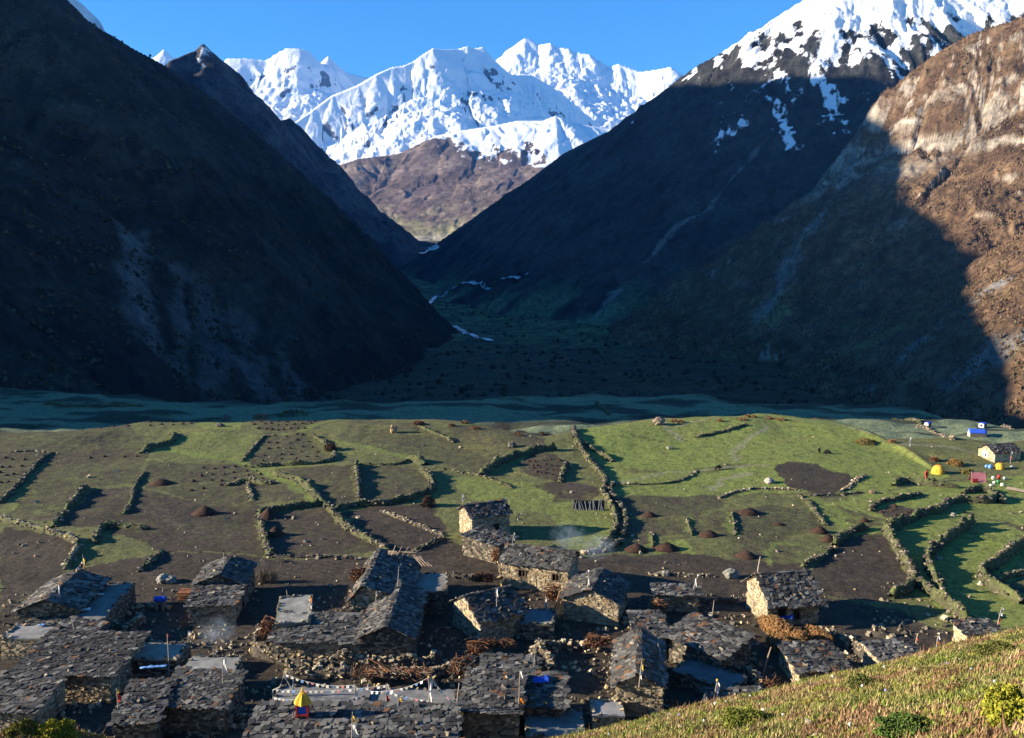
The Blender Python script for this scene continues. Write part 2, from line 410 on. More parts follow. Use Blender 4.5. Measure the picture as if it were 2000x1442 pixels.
massif("bright_snow_massif", [(900, 190, 9900), (960, 152, 9800), (978, 126, 9700), (1000, 97, 9600), (1012, 84, 9550), (1026, 75, 9500), (1040, 80, 9480), (1052, 88, 9450), (1075, 84, 9400), (1090, 93, 9380), (1110, 96, 9350), (1125, 103, 9340), (1150, 106, 9300), (1170, 118, 9250), (1188, 130, 9200), (1208, 124, 9200), (1230, 132, 9150), (1250, 140, 9100), (1285, 136, 9050), (1310, 131, 9000), (1332, 146, 9000), (1450, 200, 9000)],
       two(1.05, 400, 0.62), -0.06, 0.26, 380, 5600, 10200, 260, (30, 420, 0.25), 60, 0.95)
massif("snow_tip", [(240, 200, 9500), (296, 124, 9500), (308, 108, 9500), (320, 96, 9500), (327, 108, 9500), (338, 128, 9500), (420, 230, 9500)],
       lin(1.2), -0.46, -0.34, 90, 8900, 9900, 60, (40, 200, 0.3), 40, 0.75)

# ================================================================== VALLEY FLOOR AND PLATEAU
edge_px = [(-500, 735), (-200, 745), (0, 757), (200, 775), (430, 786), (660, 793), (760, 789), (850, 784), (1000, 780), (1090, 778), (1160, 770), (1280, 773), (1450, 786), (1560, 792), (1650, 788), (1800, 800), (1900, 818), (1990, 832), (2300, 850)]
_e = [at_z(x, y, -3.0) for x, y in edge_px]
EX, EY = np.array([p.x for p in _e]), np.array([p.y for p in _e])
crest_px = [(-500, 850), (0, 845), (150, 842), (270, 826), (600, 822), (770, 821), (900, 830), (960, 842), (1060, 853), (1110, 846), (1200, 838), (1280, 824), (1480, 815), (1620, 824), (1680, 840), (1730, 862), (1800, 858), (1860, 855), (1990, 862), (2300, 870)]
_c = [at_z(x, y, 0.6) for x, y in crest_px]
CX, CY = np.array([p.x for p in _c]), np.array([p.y for p in _c])
def ground_z(x, y, fine=True):
    x = np.asarray(x, float); y = np.asarray(y, float)
    ye = np.interp(x, EX, EY) + 7 * fbm(x / 19, x * 0 + 3.3, 4); yc = np.interp(x, CX, CY) + 3.5 * fbm(x / 11, x * 0 + 8.8, 3)
    z = 0.35 * fbm(x / 26, y / 26, 3) * sstep(78, 105, y)
    z = z + 0.9 * np.exp(-((y - yc + 6) / 9) ** 2)
    z = z + 1.0 * np.exp(-(((x - 42) / 34) ** 2 + ((y - 158) / 16) ** 2)) + 0.7 * np.exp(-(((x + 20) / 20) ** 2 + ((y - 160) / 12) ** 2))
    # the ground steps down a little behind the lit rim, and again in rolling steps to the far rim
    back = sstep(yc - 1.0, yc + 9.0, y)
    z = z - 3.4 * back + back * (1.7 * fbm(x / 24 + 40, y / 9, 4))
    # terraces on the right step down towards the lower right
    z = z - sstep(0, 95, y - ye) * 50.0
    if fine: z = z + 0.06 * fbm(x / 2.2, y / 2.2, 3)
    return z
def gz(x, y): return float(ground_z(np.array([x]), np.array([y]), False)[0])
def at_ground(px, py, dz=0.0):
    z = 0.0
    for _ in range(6):
        p = at_z(px, py, z + dz); z = gz(p.x, p.y)
    return Vector((p.x, p.y, z))
def floor_z(X, Y):
    z = np.interp(Y, [0, 180, 330, 900, 1300, 2400, 4000, 6000], [-60, -60, -56, -51, -36, 32, 106, 180])
    return z + (fbm(X / 110, Y / 60, 5, 0.5) * 3.5) * sstep(300, 450, Y) * sstep(3500, 1600, Y) + fbm(X / 18, Y / 18, 3) * 1.0
u = np.linspace(-0.62, 0.62, 420); Yr = np.geomspace(240, 4300, 420); X, Y = polar(u, Yr)
Z = floor_z(X, Y)
nz = fbm(X / 60, Y / 30, 5, 0.6); nz2 = fbm(X / 16 + 3, Y / 10, 4, 0.65)
col = mixc((0.065, 0.095, 0.045), (0.115, 0.155, 0.070), sstep(-0.3, 0.4, nz))
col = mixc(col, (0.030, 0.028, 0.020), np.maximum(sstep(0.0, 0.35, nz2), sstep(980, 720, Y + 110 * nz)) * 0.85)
col = mixc(col, (0.10, 0.085, 0.06), sstep(1500, 2600, Y) * 0.6)
m_floor = attr_mat("valley_floor", 0.06, (0.8, 4.0), 0.5, 1.45, grain=0.3)
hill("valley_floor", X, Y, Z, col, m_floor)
hill_far = np.linspace(-3, 3, 30)
# river ribbons on the valley floor
m_river, nt, b = new_mat("river_water")
nn = noise_node(nt, 0.09, 6, 0.7)
nt.links.new(ramp_node(nt, nn, [(0.38, (0.16, 0.19, 0.22)), (0.6, (0.62, 0.66, 0.70))]), b.inputs['Base Color'])
b.inputs['Roughness'].default_value = 0.35
def ribbon(name, pts, width, mat):
    P = []
    for px, py, Y0 in pts:
        q = at_depth(px, py, Y0); P.append((q.x, q.y))
    P = np.array(P); t = np.linspace(0, len(P) - 1, 60); k = np.arange(len(P))
    cx, cy = np.interp(t, k, P[:, 0]), np.interp(t, k, P[:, 1])
    tx, ty = np.gradient(cx), np.gradient(cy); L = np.hypot(tx, ty)
    nx, ny = -ty / L, tx / L
    w = width * (0.7 + 0.6 * np.abs(fbm(t * 0.9, t * 0 + 2, 3)) * 2) / 2
    rows = [np.stack([cx + nx * w * s, cy + ny * w * s], -1) for s in (-1, -0.5, 0, 0.5, 1)]
    V = np.stack(rows, 1).reshape(-1, 2)
    zz = base_z(V[:, 0], V[:, 1]).reshape(-1, 5); zz = np.maximum(zz, zz.mean(1, keepdims=True)) + 0.8
    v = np.concatenate([V, zz.reshape(-1, 1)], 1)
    return link(name, mesh_np(name, v, grid_faces(len(t), 5), mat, True), kind='structure')
_ru = GR[0][0] / GR[1][0]; _ry = GR[1][:, 0]
def base_z(x, y):
    """valley floor or the right mountain's foot, whichever is higher"""
    x = np.asarray(x, float); y = np.asarray(y, float)
    iu = np.clip(np.interp(x / y, _ru, np.arange(len(_ru))), 0, len(_ru) - 1.001); iy = np.clip(np.interp(y, _ry, np.arange(len(_ry))), 0, len(_ry) - 1.001)
    a, b = iu.astype(int), iy.astype(int); fu, fy = iu - a, iy - b; Zg = GR[2]
    zr = (Zg[b, a] * (1 - fu) + Zg[b, a + 1] * fu) * (1 - fy) + (Zg[b + 1, a] * (1 - fu) + Zg[b + 1, a + 1] * fu) * fy
    return np.maximum(floor_z(x, y), np.where((x / y > _ru[0]) & (y < _ry[-1]), zr, -999))
def at_floor(px, py):
    d = ray(px, py); d = d / d.y
    Ys = np.linspace(420, 4200, 4000)
    below = CAMZ + d.z * Ys < base_z(d.x * Ys, Ys)
    k = int(np.argmax(below)) if below.any() else len(Ys) - 1
    return px, py, float(Ys[k])
for pts, w in (([(960, 668), (930, 660), (905, 648), (885, 638)], 7), ([(845, 606), (838, 592), (850, 580), (880, 569), (930, 557), (985, 548), (1030, 539)], 7), ([(770, 511), (800, 503), (830, 496)], 26), ([(800, 497), (850, 489)], 26)):
    ribbon("river", [at_floor(*p) for p in pts], w, m_river)

# ------------------------------------------------------------------ plateau with its fields
FIELDS = [  # photograph outlines of ploughed or bare plots, how bare they are
    (0.95, [(0, 1030), (60, 1036), (140, 1057), (150, 1085), (128, 1116), (60, 1160), (0, 1195)]),
    (0.85, [(-300, 840), (250, 838), (300, 878), (285, 905), (160, 905), (-300, 905)]),
    (0.80, [(-300, 905), (90, 903), (0, 985), (-300, 1000)]),
    (0.75, [(100, 900), (280, 905), (268, 945), (170, 950), (110, 1020), (20, 1010), (30, 985)]),
    (0.92, [(180, 955), (262, 950), (400, 985), (500, 985), (510, 1085), (320, 1078), (200, 1030), (110, 1030)]),
    (0.80, [(290, 905), (480, 905), (540, 935), (600, 975), (500, 985), (400, 985), (270, 945)]),
    (0.72, [(510, 860), (600, 855), (640, 890), (600, 905), (505, 910), (480, 900)]),
    (0.75, [(480, 820), (690, 822), (620, 850), (520, 855)]),
    (0.85, [(545, 912), (690, 908), (700, 985), (640, 985), (590, 940)]),
    (0.80, [(703, 910), (800, 910), (840, 940), (845, 960), (790, 980), (705, 985)]),
    (0.90, [(520, 1005), (640, 990), (665, 1028), (755, 1078), (530, 1087)]),
    (0.97, [(660, 1003), (745, 990), (850, 985), (870, 1045), (810, 1078), (757, 1076)]),
    (0.97, [(150, 1110), (320, 1080), (530, 1090), (760, 1088), (870, 1052), (960, 1090), (985, 1140), (980, 1500), (-300, 1500), (-300, 1200), (0, 1195), (60, 1165)]),
    (0.97, [(980, 1090), (1180, 1082), (1330, 1083), (1560, 1105), (1600, 1165), (1700, 1180), (1760, 1190), (1800, 1215), (1900, 1240), (1900, 1500), (970, 1500)]),
    (0.90, [(1020, 892), (1098, 896), (1106, 905), (1095, 944), (1020, 925), (1012, 912)]),
    (0.92, [(1045, 948), (1100, 940), (1165, 952), (1166, 965), (1150, 978), (1092, 978)]),
    (0.70, [(870, 850), (940, 842), (1060, 868), (1070, 880), (980, 888), (900, 870)]),
    (0.75, [(1000, 845), (1110, 842), (1110, 856), (1030, 858)]),
    (0.75, [(1195, 972), (1390, 966), (1420, 985), (1340, 1010), (1345, 1050), (1290, 1060), (1220, 1070), (1222, 1015)]),
    (0.72, [(1345, 1010), (1500, 985), (1600, 1000), (1610, 1030), (1520, 1060), (1350, 1050)]),
    (0.60, [(1420, 1050), (1560, 1060), (1560, 1105), (1430, 1100)]),
    (0.97, [(1505, 912), (1545, 905), (1590, 908), (1672, 936), (1650, 955), (1600, 966), (1545, 948)]),
    (0.85, [(1560, 955), (1650, 965), (1600, 972)]),
    (0.80, [(1585, 978), (1640, 990), (1720, 1010), (1760, 1020), (1720, 1033), (1630, 1012)]),
    (0.97, [(1702, 998), (1735, 982), (1800, 998), (1760, 1018)]),
    (0.97, [(1575, 1112), (1655, 1046), (1720, 1042), (1765, 1100), (1785, 1150), (1740, 1172), (1660, 1172), (1600, 1160)]),
    (0.85, [(1868, 998), (1900, 1000), (2010, 1035), (2010, 1045)]),
    (0.85, [(1930, 1145), (2010, 1130), (2010, 1160), (1970, 1165)]),
    (0.75, [(1200, 858), (1280, 868), (1300, 874), (1240, 866)]),
    (0.70, [(1215, 915), (1280, 920), (1285, 926), (1230, 922)]),
    (0.70, [(1360, 915), (1460, 905), (1470, 912), (1380, 925)]),
    (0.55, [(690, 830), (860, 850), (980, 890), (930, 925), (800, 890), (660, 870)]),
    # in the shaded strip
    (0.9, [(965, 795), (985, 795), (1060, 830), (1040, 832)]), (0.9, [(1060, 815), (1160, 820), (1180, 832), (1080, 834)]),
    (0.9, [(300, 796), (450, 802), (560, 806), (340, 806)]), (0.85, [(830, 790), (900, 792), (915, 806), (850, 800)]),
    (0.85, [(100, 785), (170, 792), (80, 792)]), (0.9, [(1670, 830), (1790, 845), (1830, 862), (1740, 850)])]
LUSH = [(1.0, [(1120, 845), (1280, 828), (1500, 820), (1660, 832), (1720, 870), (1800, 900), (1850, 930), (1700, 960), (1560, 960), (1390, 966), (1195, 970), (1190, 935)]),
        (0.9, [(1700, 960), (2050, 920), (2050, 1240), (1900, 1220), (1800, 1170), (1740, 1045), (1560, 1000)]),
        (0.7, [(930, 930), (1090, 950), (1150, 985), (1200, 1000), (1205, 1060), (1110, 1070), (1080, 1010), (940, 985), (870, 930)]),
        (0.9, [(380, 822), (470, 822), (470, 848), (385, 846)]), (0.5, [(380, 850), (510, 855), (480, 905), (300, 880)]),
        (0.6, [(20, 978), (130, 985), (110, 1000), (15, 995)]), (0.5, [(130, 925), (265, 938), (260, 950), (140, 940)]), (0.9, [(1275, 1045), (1335, 1043), (1350, 1085), (1285, 1085)]),
        (0.8, [(460, 900), (550, 925), (620, 978), (600, 985), (540, 935)]), (0.5, [(60, 855), (260, 850), (300, 880), (60, 870)])]
def in_poly(x, y, poly):
    w = [at_z(px, py, 0.0) for px, py in poly]; c = np.zeros(x.shape, bool)
    for i in range(len(w)):
        a, b = w[i], w[i - 1]
        cond = (a.y > y) != (b.y > y)
        c ^= cond & (x < (b.x - a.x) * (y - a.y) / ((b.y - a.y) + 1e-12) + a.x)
    return c
u = np.concatenate([np.linspace(-1.6, -0.66, 30), np.linspace(-0.64, 0.64, 800), np.linspace(0.66, 1.3, 20)])
Yr = np.concatenate([np.geomspace(40, 240, 470), np.linspace(241, 345, 40)])
X, Y = polar(u, Yr)
Z = ground_z(X, Y)
wx = X + 1.3 * fbm(X / 5, Y / 5, 3) + 0.35 * fbm(X / 0.9, Y / 0.9, 2); wy = Y + 1.3 * fbm(X / 5 + 50, Y / 5, 3) + 0.35 * fbm(X / 0.9 + 7, Y / 0.9, 2)
soil = np.zeros(X.shape); lush = np.zeros(X.shape)
for k, poly in LUSH: lush = np.where(in_poly(wx, wy, poly), k, lush)
for k, poly in FIELDS: soil = np.where(in_poly(wx, wy, poly), np.maximum(soil, k if k >= 0.9 else k * 0.78), soil)
nz = fbm(X / 9, Y / 9, 5, 0.6); nz2 = fbm(X / 1.6, Y / 1.6, 4, 0.65); nz3 = fbm(X / 22 + 8, Y / 22, 3)
grass = mixc((0.110, 0.112, 0.042), (0.165, 0.200, 0.045), np.clip(lush * 0.85 + 0.25 * nz3 + 0.15 * nz, 0, 1))
grass = mixc(grass, (0.205, 0.195, 0.060), sstep(0.15, 0.6, fbm(X / 13 + 30, Y / 7, 4)) * 0.55)
grass = mixc(grass, (0.070, 0.060, 0.028), sstep(0.1, 0.6, nz2) * 0.55)
soilc = mixc((0.034, 0.026, 0.020), (0.060, 0.046, 0.034), np.clip(0.5 + nz2 * 0.6 + nz * 0.4, 0, 1))
fur = np.sin((X * 0.35 + Y * 0.94 + 0.8 * fbm(X / 6, Y / 6, 2)) * 7.0) * sstep(-0.2, 0.3, fbm(X / 16 + 60, Y / 12, 3))
soilc = soilc * (1 + 0.16 * fur + 0.30 * fbm(X / 11 + 70, Y / 8, 4))[..., None]
k = np.clip(soil + (0.30 * nz2 + 0.22 * nz) * (soil > 0.05) * (soil < 0.93) * 1.6, 0, 1)
k = np.where(soil > 0, k, 0)
col = mixc(grass, soilc, k)
# trodden pale paths over the turf
def stroke(col, pts, w, c, amt):
    W = [at_z(px, py, 0) for px, py in pts]
    dd = np.full(X.shape, 1e9)
    for a, b in zip(W[:-1], W[1:]):
        ab = (b.x - a.x, b.y - a.y); L2 = ab[0] ** 2 + ab[1] ** 2
        t = np.clip(((wx - a.x) * ab[0] + (wy - a.y) * ab[1]) / L2, 0, 1)
        dd = np.minimum(dd, np.hypot(wx - a.x - t * ab[0], wy - a.y - t * ab[1]))
    return mixc(col, c, sstep(w, w * 0.4, dd) * amt)
pale, bright = (0.24, 0.22, 0.14), (0.15, 0.19, 0.042)
for pts, w in (([(1390, 955), (1410, 935), (1460, 925)], 0.9), ([(1425, 900), (1440, 880), (1500, 850)], 0.8), ([(1280, 835), (1310, 855), (1330, 870)], 0.8), ([(1320, 850), (1400, 835), (1470, 828)], 0.5), ([(1500, 910), (1420, 915), (1300, 925), (1200, 946)], 0.6), ([(1760, 880), (1860, 885), (1950, 900)], 0.8), ([(1700, 860), (1640, 845), (1540, 835)], 0.6)):
    col = stroke(col, pts, w, pale, 0.6)
for pts, w in (([(275, 884), (330, 880), (470, 902), (540, 928), (600, 950), (620, 978)], 1.3), ([(590, 850), (650, 832), (720, 822)], 1.2), ([(650, 866), (740, 880), (790, 895)], 0.9), ([(500, 912), (600, 907)], 0.9), ([(700, 906), (785, 906)], 0.8), ([(1340, 1012), (1352, 1048)], 0.5), ([(1428, 1000), (1436, 1045)], 0.5), ([(1273, 1042), (1275, 1068)], 0.4), ([(1505, 1105), (1512, 1062), (1560, 1062)], 0.5), ([(1590, 972), (1640, 1000), (1650, 1040), (1720, 1035), (1790, 1015)], 1.4), ([(940, 932), (985, 905), (1080, 880)], 1.2)):
    col = stroke(col, pts, w, bright, 0.65)
for pts in ([(215, 955), (300, 1000), (410, 1050)], [(235, 945), (330, 1005), (390, 1045)]):
    col = stroke(col, pts, 0.25, (0.10, 0.082, 0.064), 0.6)
# orange scrub on the rims
yc = np.interp(X, CX, CY)
rim = np.exp(-((Y - yc) / 2.2) ** 2) * sstep(0.0, 0.4, fbm(X / 4, Y / 3, 4)) * (X > -20)
col = mixc(col, (0.20, 0.105, 0.040), rim * 0.75)
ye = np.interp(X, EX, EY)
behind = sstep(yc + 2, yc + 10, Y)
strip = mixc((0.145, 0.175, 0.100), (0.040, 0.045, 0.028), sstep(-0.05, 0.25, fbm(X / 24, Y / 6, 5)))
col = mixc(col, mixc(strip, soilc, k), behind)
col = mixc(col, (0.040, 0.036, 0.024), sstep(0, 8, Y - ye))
m_ground = attr_mat("plateau_turf", 1.1, (0.55, 0.25), 0.7, 1.3, grain=3.2)
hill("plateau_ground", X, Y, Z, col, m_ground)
# ================================================================== SCRUB THAT CLOTHES THE MOUNTAINS
def sample_grid(G, n, wfun):
    X, Y, Z = G[:3]
    w = wfun(*G); w = np.clip(w, 0, None)
    dx = np.abs(np.gradient(X, axis=1)); dy = np.abs(np.gradient(Y, axis=0)); p = (w * dx * dy / (Y ** 1.2)).ravel(); p = p / p.sum()
    k = np.random.default_rng(3).choice(p.size, n, p=p)
    x = X.ravel()[k] + rng.uniform(-0.5, 0.5, n) * dx.ravel()[k]; y = Y.ravel()[k] + rng.uniform(-0.5, 0.5, n) * dy.ravel()[k]
    return x, y, Z.ravel()[k]
_oct = np.array([(1, 0, 0), (0, 1, 0), (-1, 0, 0), (0, -1, 0), (0, 0, 1), (0, 0, -0.6)], float)
_octf = np.array([(0, 1, 4), (1, 2, 4), (2, 3, 4), (3, 0, 4), (1, 0, 5), (2, 1, 5), (3, 2, 5), (0, 3, 5)])
def scrub(name, x, y, z, r, asp, pal, kind='stuff'):
    n = len(x); v = np.broadcast_to(_oct, (n, 6, 3)) + rng.uniform(-0.35, 0.35, (n, 6, 3))
    s = np.stack([r, r, r * asp], -1)
    V = v * s[:, None] + np.stack([x, y, z + r * asp * 0.3], -1)[:, None]
    c = np.asarray(pal)[rng.integers(0, len(pal), n)] * rng.uniform(0.6, 1.4, (n, 1))
    F_ = (np.arange(n)[:, None, None] * 6 + _octf[None]).reshape(-1, 3)
    return link(name, mesh_np(name, V.reshape(-1, 3), F_, m_bushes, attrs={'Col': np.repeat(c, 6, 0)}), kind=kind)
m_bushes = attr_mat("far_scrub", 0.9, (0.3, 0.3), 0.7, 1.3)
n = 15000; x, y, z = sample_grid(GL, n, lambda X, Y, Z, e, a: (np.abs(a) < 0.66) * (fbm(X / 30, Y / 30, 4) > -0.1) * (Z > -70))
scrub("left_slope_scrub", x, y, z, rng.uniform(0.6, 1.9, n), rng.uniform(0.6, 1.3, n), [(0.020, 0.019, 0.011), (0.034, 0.030, 0.018), (0.045, 0.030, 0.018), (0.055, 0.055, 0.03)])
n = 26000; x, y, z = sample_grid(GR, n, lambda X, Y, Z, s, r: (X / Y < 0.66) * (s > 0.5) * (r < 0.25) * (fbm(X / 14, Y / 14, 4) > -0.12) * (Z > -60) * (Z < 300))
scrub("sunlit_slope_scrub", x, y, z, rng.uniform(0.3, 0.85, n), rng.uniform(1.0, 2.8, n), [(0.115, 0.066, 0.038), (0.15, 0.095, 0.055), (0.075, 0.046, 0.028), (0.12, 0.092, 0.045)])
n = 4200; x = rng.uniform(-0.25, 0.42, n); y = rng.uniform(400, 1300, n); x = x * y
k = (fbm(x / 40, y / 22, 4) > 0.0); x, y = x[k], y[k]; n = len(x)
scrub("valley_scrub", x, y, floor_z(x, y), rng.uniform(0.7, 2.6, n), rng.uniform(0.5, 1.1, n), [(0.022, 0.022, 0.013), (0.030, 0.026, 0.016), (0.036, 0.042, 0.02)])
# ================================================================== BUILDERS
m_stone = attr_mat("field_stone", 3.0, (0.7, 0.06), 0.6, 1.35)
m_slate = attr_mat("roof_slate", 4.0, (0.6, 0.03), 0.6, 1.4, rough=0.75)
m_mud = attr_mat("packed_mud", 1.6, (0.6, 0.05), 0.75, 1.25)
m_wood = attr_mat("grey_timber", 5.0, (0.6, 0.02), 0.6, 1.35)
m_dark, nt, b = new_mat("unlit_interior_panel"); b.inputs['Base Color'].default_value = (0.012, 0.011, 0.010, 1)  # unlit interiors put into colour: flat dark panels in window and door frames
m_turf = attr_mat("turf_bank", 2.5, (0.8, 0.12), 0.55, 1.45)
m_heap = attr_mat("dung_heap", 3.0, (0.9, 0.12), 0.5, 1.5)
def cloth_mat(name, c, trans=0.25):
    m, nt, b = new_mat(name)
    n = noise_node(nt, 4.0, 4, 0.6)
    nt.links.new(mul_node(nt, c, ramp_node(nt, n, [(0.3, g3(0.75)), (0.7, g3(1.1))])), b.inputs['Base Color'])
    b.inputs['Roughness'].default_value = 0.85
    return m
m_white = cloth_mat("white_cloth", (0.72, 0.70, 0.68)); m_yellow = cloth_mat("yellow_cloth", (0.68, 0.42, 0.05)); m_orange = cloth_mat("orange_cloth", (0.75, 0.22, 0.03))
m_red = cloth_mat("red_cloth", (0.55, 0.05, 0.04)); m_blue = cloth_mat("blue_cloth", (0.03, 0.10, 0.55)); m_pink = cloth_mat("faded_red_cloth", (0.62, 0.22, 0.23)); m_skyblue = cloth_mat("pale_blue_cloth", (0.15, 0.32, 0.62))
m_cream = cloth_mat("cream_cloth", (0.70, 0.64, 0.50)); m_green = cloth_mat("green_cloth", (0.08, 0.30, 0.10)); m_tin = cloth_mat("grey_tin", (0.45, 0.46, 0.47))

STONE = [(0.33, 0.265, 0.17), (0.23, 0.195, 0.145), (0.38, 0.295, 0.17), (0.14, 0.12, 0.09), (0.44, 0.375, 0.26), (0.28, 0.205, 0.115)]
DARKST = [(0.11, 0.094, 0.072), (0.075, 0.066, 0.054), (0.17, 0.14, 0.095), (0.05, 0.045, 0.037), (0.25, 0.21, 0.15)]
SLATE = [(0.058, 0.055, 0.050), (0.090, 0.086, 0.078), (0.030, 0.029, 0.028), (0.145, 0.138, 0.120), (0.15, 0.080, 0.042), (0.21, 0.195, 0.165)]
SLATE_W = [0.30, 0.27, 0.21, 0.13, 0.04, 0.05]
_cube = np.array([(x, y, z) for z in (-1, 1) for y in (-1, 1) for x in (-1, 1)], float)
_cubef = np.array([(0, 2, 3, 1), (4, 5, 7, 6), (0, 1, 5, 4), (2, 6, 7, 3), (0, 4, 6, 2), (1, 3, 7, 5)])
class Blocks:
    """many rough stones or boards gathered into ONE mesh"""
    def __init__(s): s.v = []; s.c = []; s.f = []; s.n = 0
    def add(s, cen, ax, half, col, jit=0.0, taper=None):
        """cen (n,3); ax (n,3,3) rows are the local axes, or (3,3); half (n,3) or (3,); col (n,3) or (3,)"""
        cen = np.atleast_2d(np.asarray(cen, float)); n = len(cen)
        if n == 0: return
        ax = np.broadcast_to(np.asarray(ax, float), (n, 3, 3)); half = np.broadcast_to(np.asarray(half, float), (n, 3)); col = np.broadcast_to(np.asarray(col, float), (n, 3))
        loc = np.broadcast_to(_cube, (n, 8, 3)).copy()
        if jit: loc += rng.uniform(-jit, jit, (n, 8, 3))
        loc *= half[:, None, :]
        v = cen[:, None, :] + np.einsum('nij,njk->nik', loc, ax)
        s.v.append(v.reshape(-1, 3)); s.c.append(np.repeat(col, 8, 0))
        s.f.append((np.arange(n)[:, None, None] * 8 + _cubef[None]).reshape(-1, 4) + s.n); s.n += n * 8
    def mesh(s, v, f, col):
        v = np.asarray(v, float); s.v.append(v); s.c.append(np.broadcast_to(np.asarray(col, float), (len(v), 3)).copy())
        f = np.asarray(f)
        s.f.append(f + s.n); s.n += len(v)
    def tube(s, pts, radii, col, k=6):
        pts = np.asarray(pts, float); r = np.broadcast_to(np.asarray(radii, float), (len(pts),))
        t = np.gradient(pts, axis=0); t /= np.linalg.norm(t, axis=1, keepdims=True) + 1e-9
        up = np.where(np.abs(t[:, 2:3]) > 0.9, np.array([[1.0, 0, 0]]), np.array([[0, 0, 1.0]]))
        a = np.cross(t, up); a /= np.linalg.norm(a, axis=1, keepdims=True) + 1e-9; b_ = np.cross(t, a)
        th = np.arange(k) * 2 * np.pi / k
        ring = pts[:, None] + r[:, None, None] * (np.cos(th)[None, :, None] * a[:, None] + np.sin(th)[None, :, None] * b_[:, None])
        n = len(pts); i = np.arange(n * k).reshape(n, k)
        f = np.stack([i[:-1], np.roll(i[:-1], -1, 1), np.roll(i[1:], -1, 1), i[1:]], -1).reshape(-1, 4)
        base = s.n
        s.mesh(ring.reshape(-1, 3), f, col)
        for e, row in ((0, i[0]), (-1, i[-1])):
            s.v.append(pts[[e]]); s.c.append(np.array([col], float).reshape(1, 3))
            s.f.append(np.stack([row + base, np.roll(row, -1) + base, np.full(k, s.n)], 1)); s.n += 1
    def build(s, name, mat, parent=None, smooth=False, **props):
        f4 = [f for f in s.f if f.shape[1] == 4]; f3 = [f for f in s.f if f.shape[1] == 3]
        fl = ([np.concatenate(f4)] if f4 else []) + ([np.concatenate(f3)] if f3 else [])
        me = mesh_np(name, np.concatenate(s.v), fl, mat, smooth, attrs={'Col': np.concatenate(s.c)})
        return link(name, me, parent, **props)
def pick(pal, n, w=None, var=0.18):
    c = np.asarray(pal)[rng.choice(len(pal), n, p=w)]
    return c * rng.uniform(1 - var, 1 + var, (n, 1))
def rot_axes(n, amt):
    """n small random rotations as rows of axes"""
    a = rng.uniform(-amt, amt, (n, 3)); out = np.zeros((n, 3, 3))
    for i in range(n): out[i] = np.array(Euler(a[i]).to_matrix())
    return out
_ico = None
def lump(seed=0, sub=2, rough=0.25, flat=1.0):
    """unit boulder shape"""
    import bmesh
    bm = bmesh.new(); bmesh.ops.create_icosphere(bm, subdivisions=sub, radius=1.0)
    v = np.array([q.co[:] for q in bm.verts]); f = np.array([[q.index for q in p.verts] for p in bm.faces]); bm.free()
    r = 1 + rough * (perlin(v[:, 0] * 1.3 + seed * 7.1, v[:, 1] * 1.3 + v[:, 2] * 1.7) * 1.6 + 0.5 * perlin(v[:, 0] * 3.1 + seed, v[:, 1] * 3.1 - v[:, 2] * 2.7))
    v = v * r[:, None]; v[:, 2] *= flat
    return v, f

# ------------------------------------------------------------------ walls and roofs in a house's own frame
def wall_part(par, p0, p1, H, top, cam_l, name='wall', z0=-0.7, th=0.36, pal=STONE, size=1.0, holes=()):
    """a rubble wall from p0 to p1 (outside on the right hand); top(t) adds the gable; stones stand proud of a mortar core"""
    p0, p1 = np.array(p0, float), np.array(p1, float)
    d = p1 - p0; L = np.hypot(*d); d /= L; nrm = np.array([d[1], -d[0]])
    ts = np.linspace(0, 1, 9); tops = np.array([H + top(t) for t in ts])
    v = []
    for off in (-0.07, -th):
        for t, zt in zip(ts, tops):
            q = p0 + d * L * t + nrm * off
            v += [(q[0], q[1], z0), (q[0], q[1], zt)]
    v = np.array(v); n = len(ts); F_ = []
    i = np.arange(4 * n).reshape(2, n, 2)
    for k in range(n - 1):
        F_ += [(i[0, k, 0], i[0, k + 1, 0], i[0, k + 1, 1], i[0, k, 1]), (i[1, k, 0], i[1, k, 1], i[1, k + 1, 1], i[1, k + 1, 0]), (i[0, k, 1], i[0, k + 1, 1], i[1, k + 1, 1], i[1, k, 1])]
    F_ += [(i[0, 0, 0], i[0, 0, 1], i[1, 0, 1], i[1, 0, 0]), (i[0, -1, 0], i[1, -1, 0], i[1, -1, 1], i[0, -1, 1])]
    B = Blocks(); B.mesh(v, np.array(F_), np.asarray(pal[1]) * 0.75)
    w = B.build(name, m_stone, par)
    mid = (p0 + p1) / 2
    if np.dot(nrm, cam_l[:2] - mid) < -1.0: return w
    S = Blocks(); z = -0.25; cen = []; half = []
    zmax = tops.max()
    while z < zmax:
        h = rng.uniform(0.12, 0.22) * size; x = rng.uniform(-0.1, 0.05)
        while x < L:
            ww = rng.uniform(0.16, 0.42) * size; xc = x + ww / 2; t = min(max(xc / L, 0), 1)
            if z + h * 0.7 < H + top(t) and not any(a - 0.02 < xc < a + b_ + 0.02 and c - 0.05 < z + h / 2 < c + e for a, c, b_, e in holes):
                cen.append((p0[0] + d[0] * min(xc, L - 0.05) - nrm[0] * rng.uniform(0.04, 0.10), p0[1] + d[1] * min(xc, L - 0.05) - nrm[1] * rng.uniform(0.04, 0.10), z + h / 2))
                half.append((ww / 2 * 0.94, 0.12, h / 2 * 0.92))
            x += ww
        z += h
    n = len(cen)
    if n:
        ax = np.array([[d[0], d[1], 0], [nrm[0], nrm[1], 0], [0, 0, 1]])
        S.add(np.array(cen), rot_axes(n, 0.09) @ ax, np.array(half), pick(pal, n), jit=0.18)
        S.build('stones', m_stone, w, kind='stuff')
    return w
_slate_me = {}
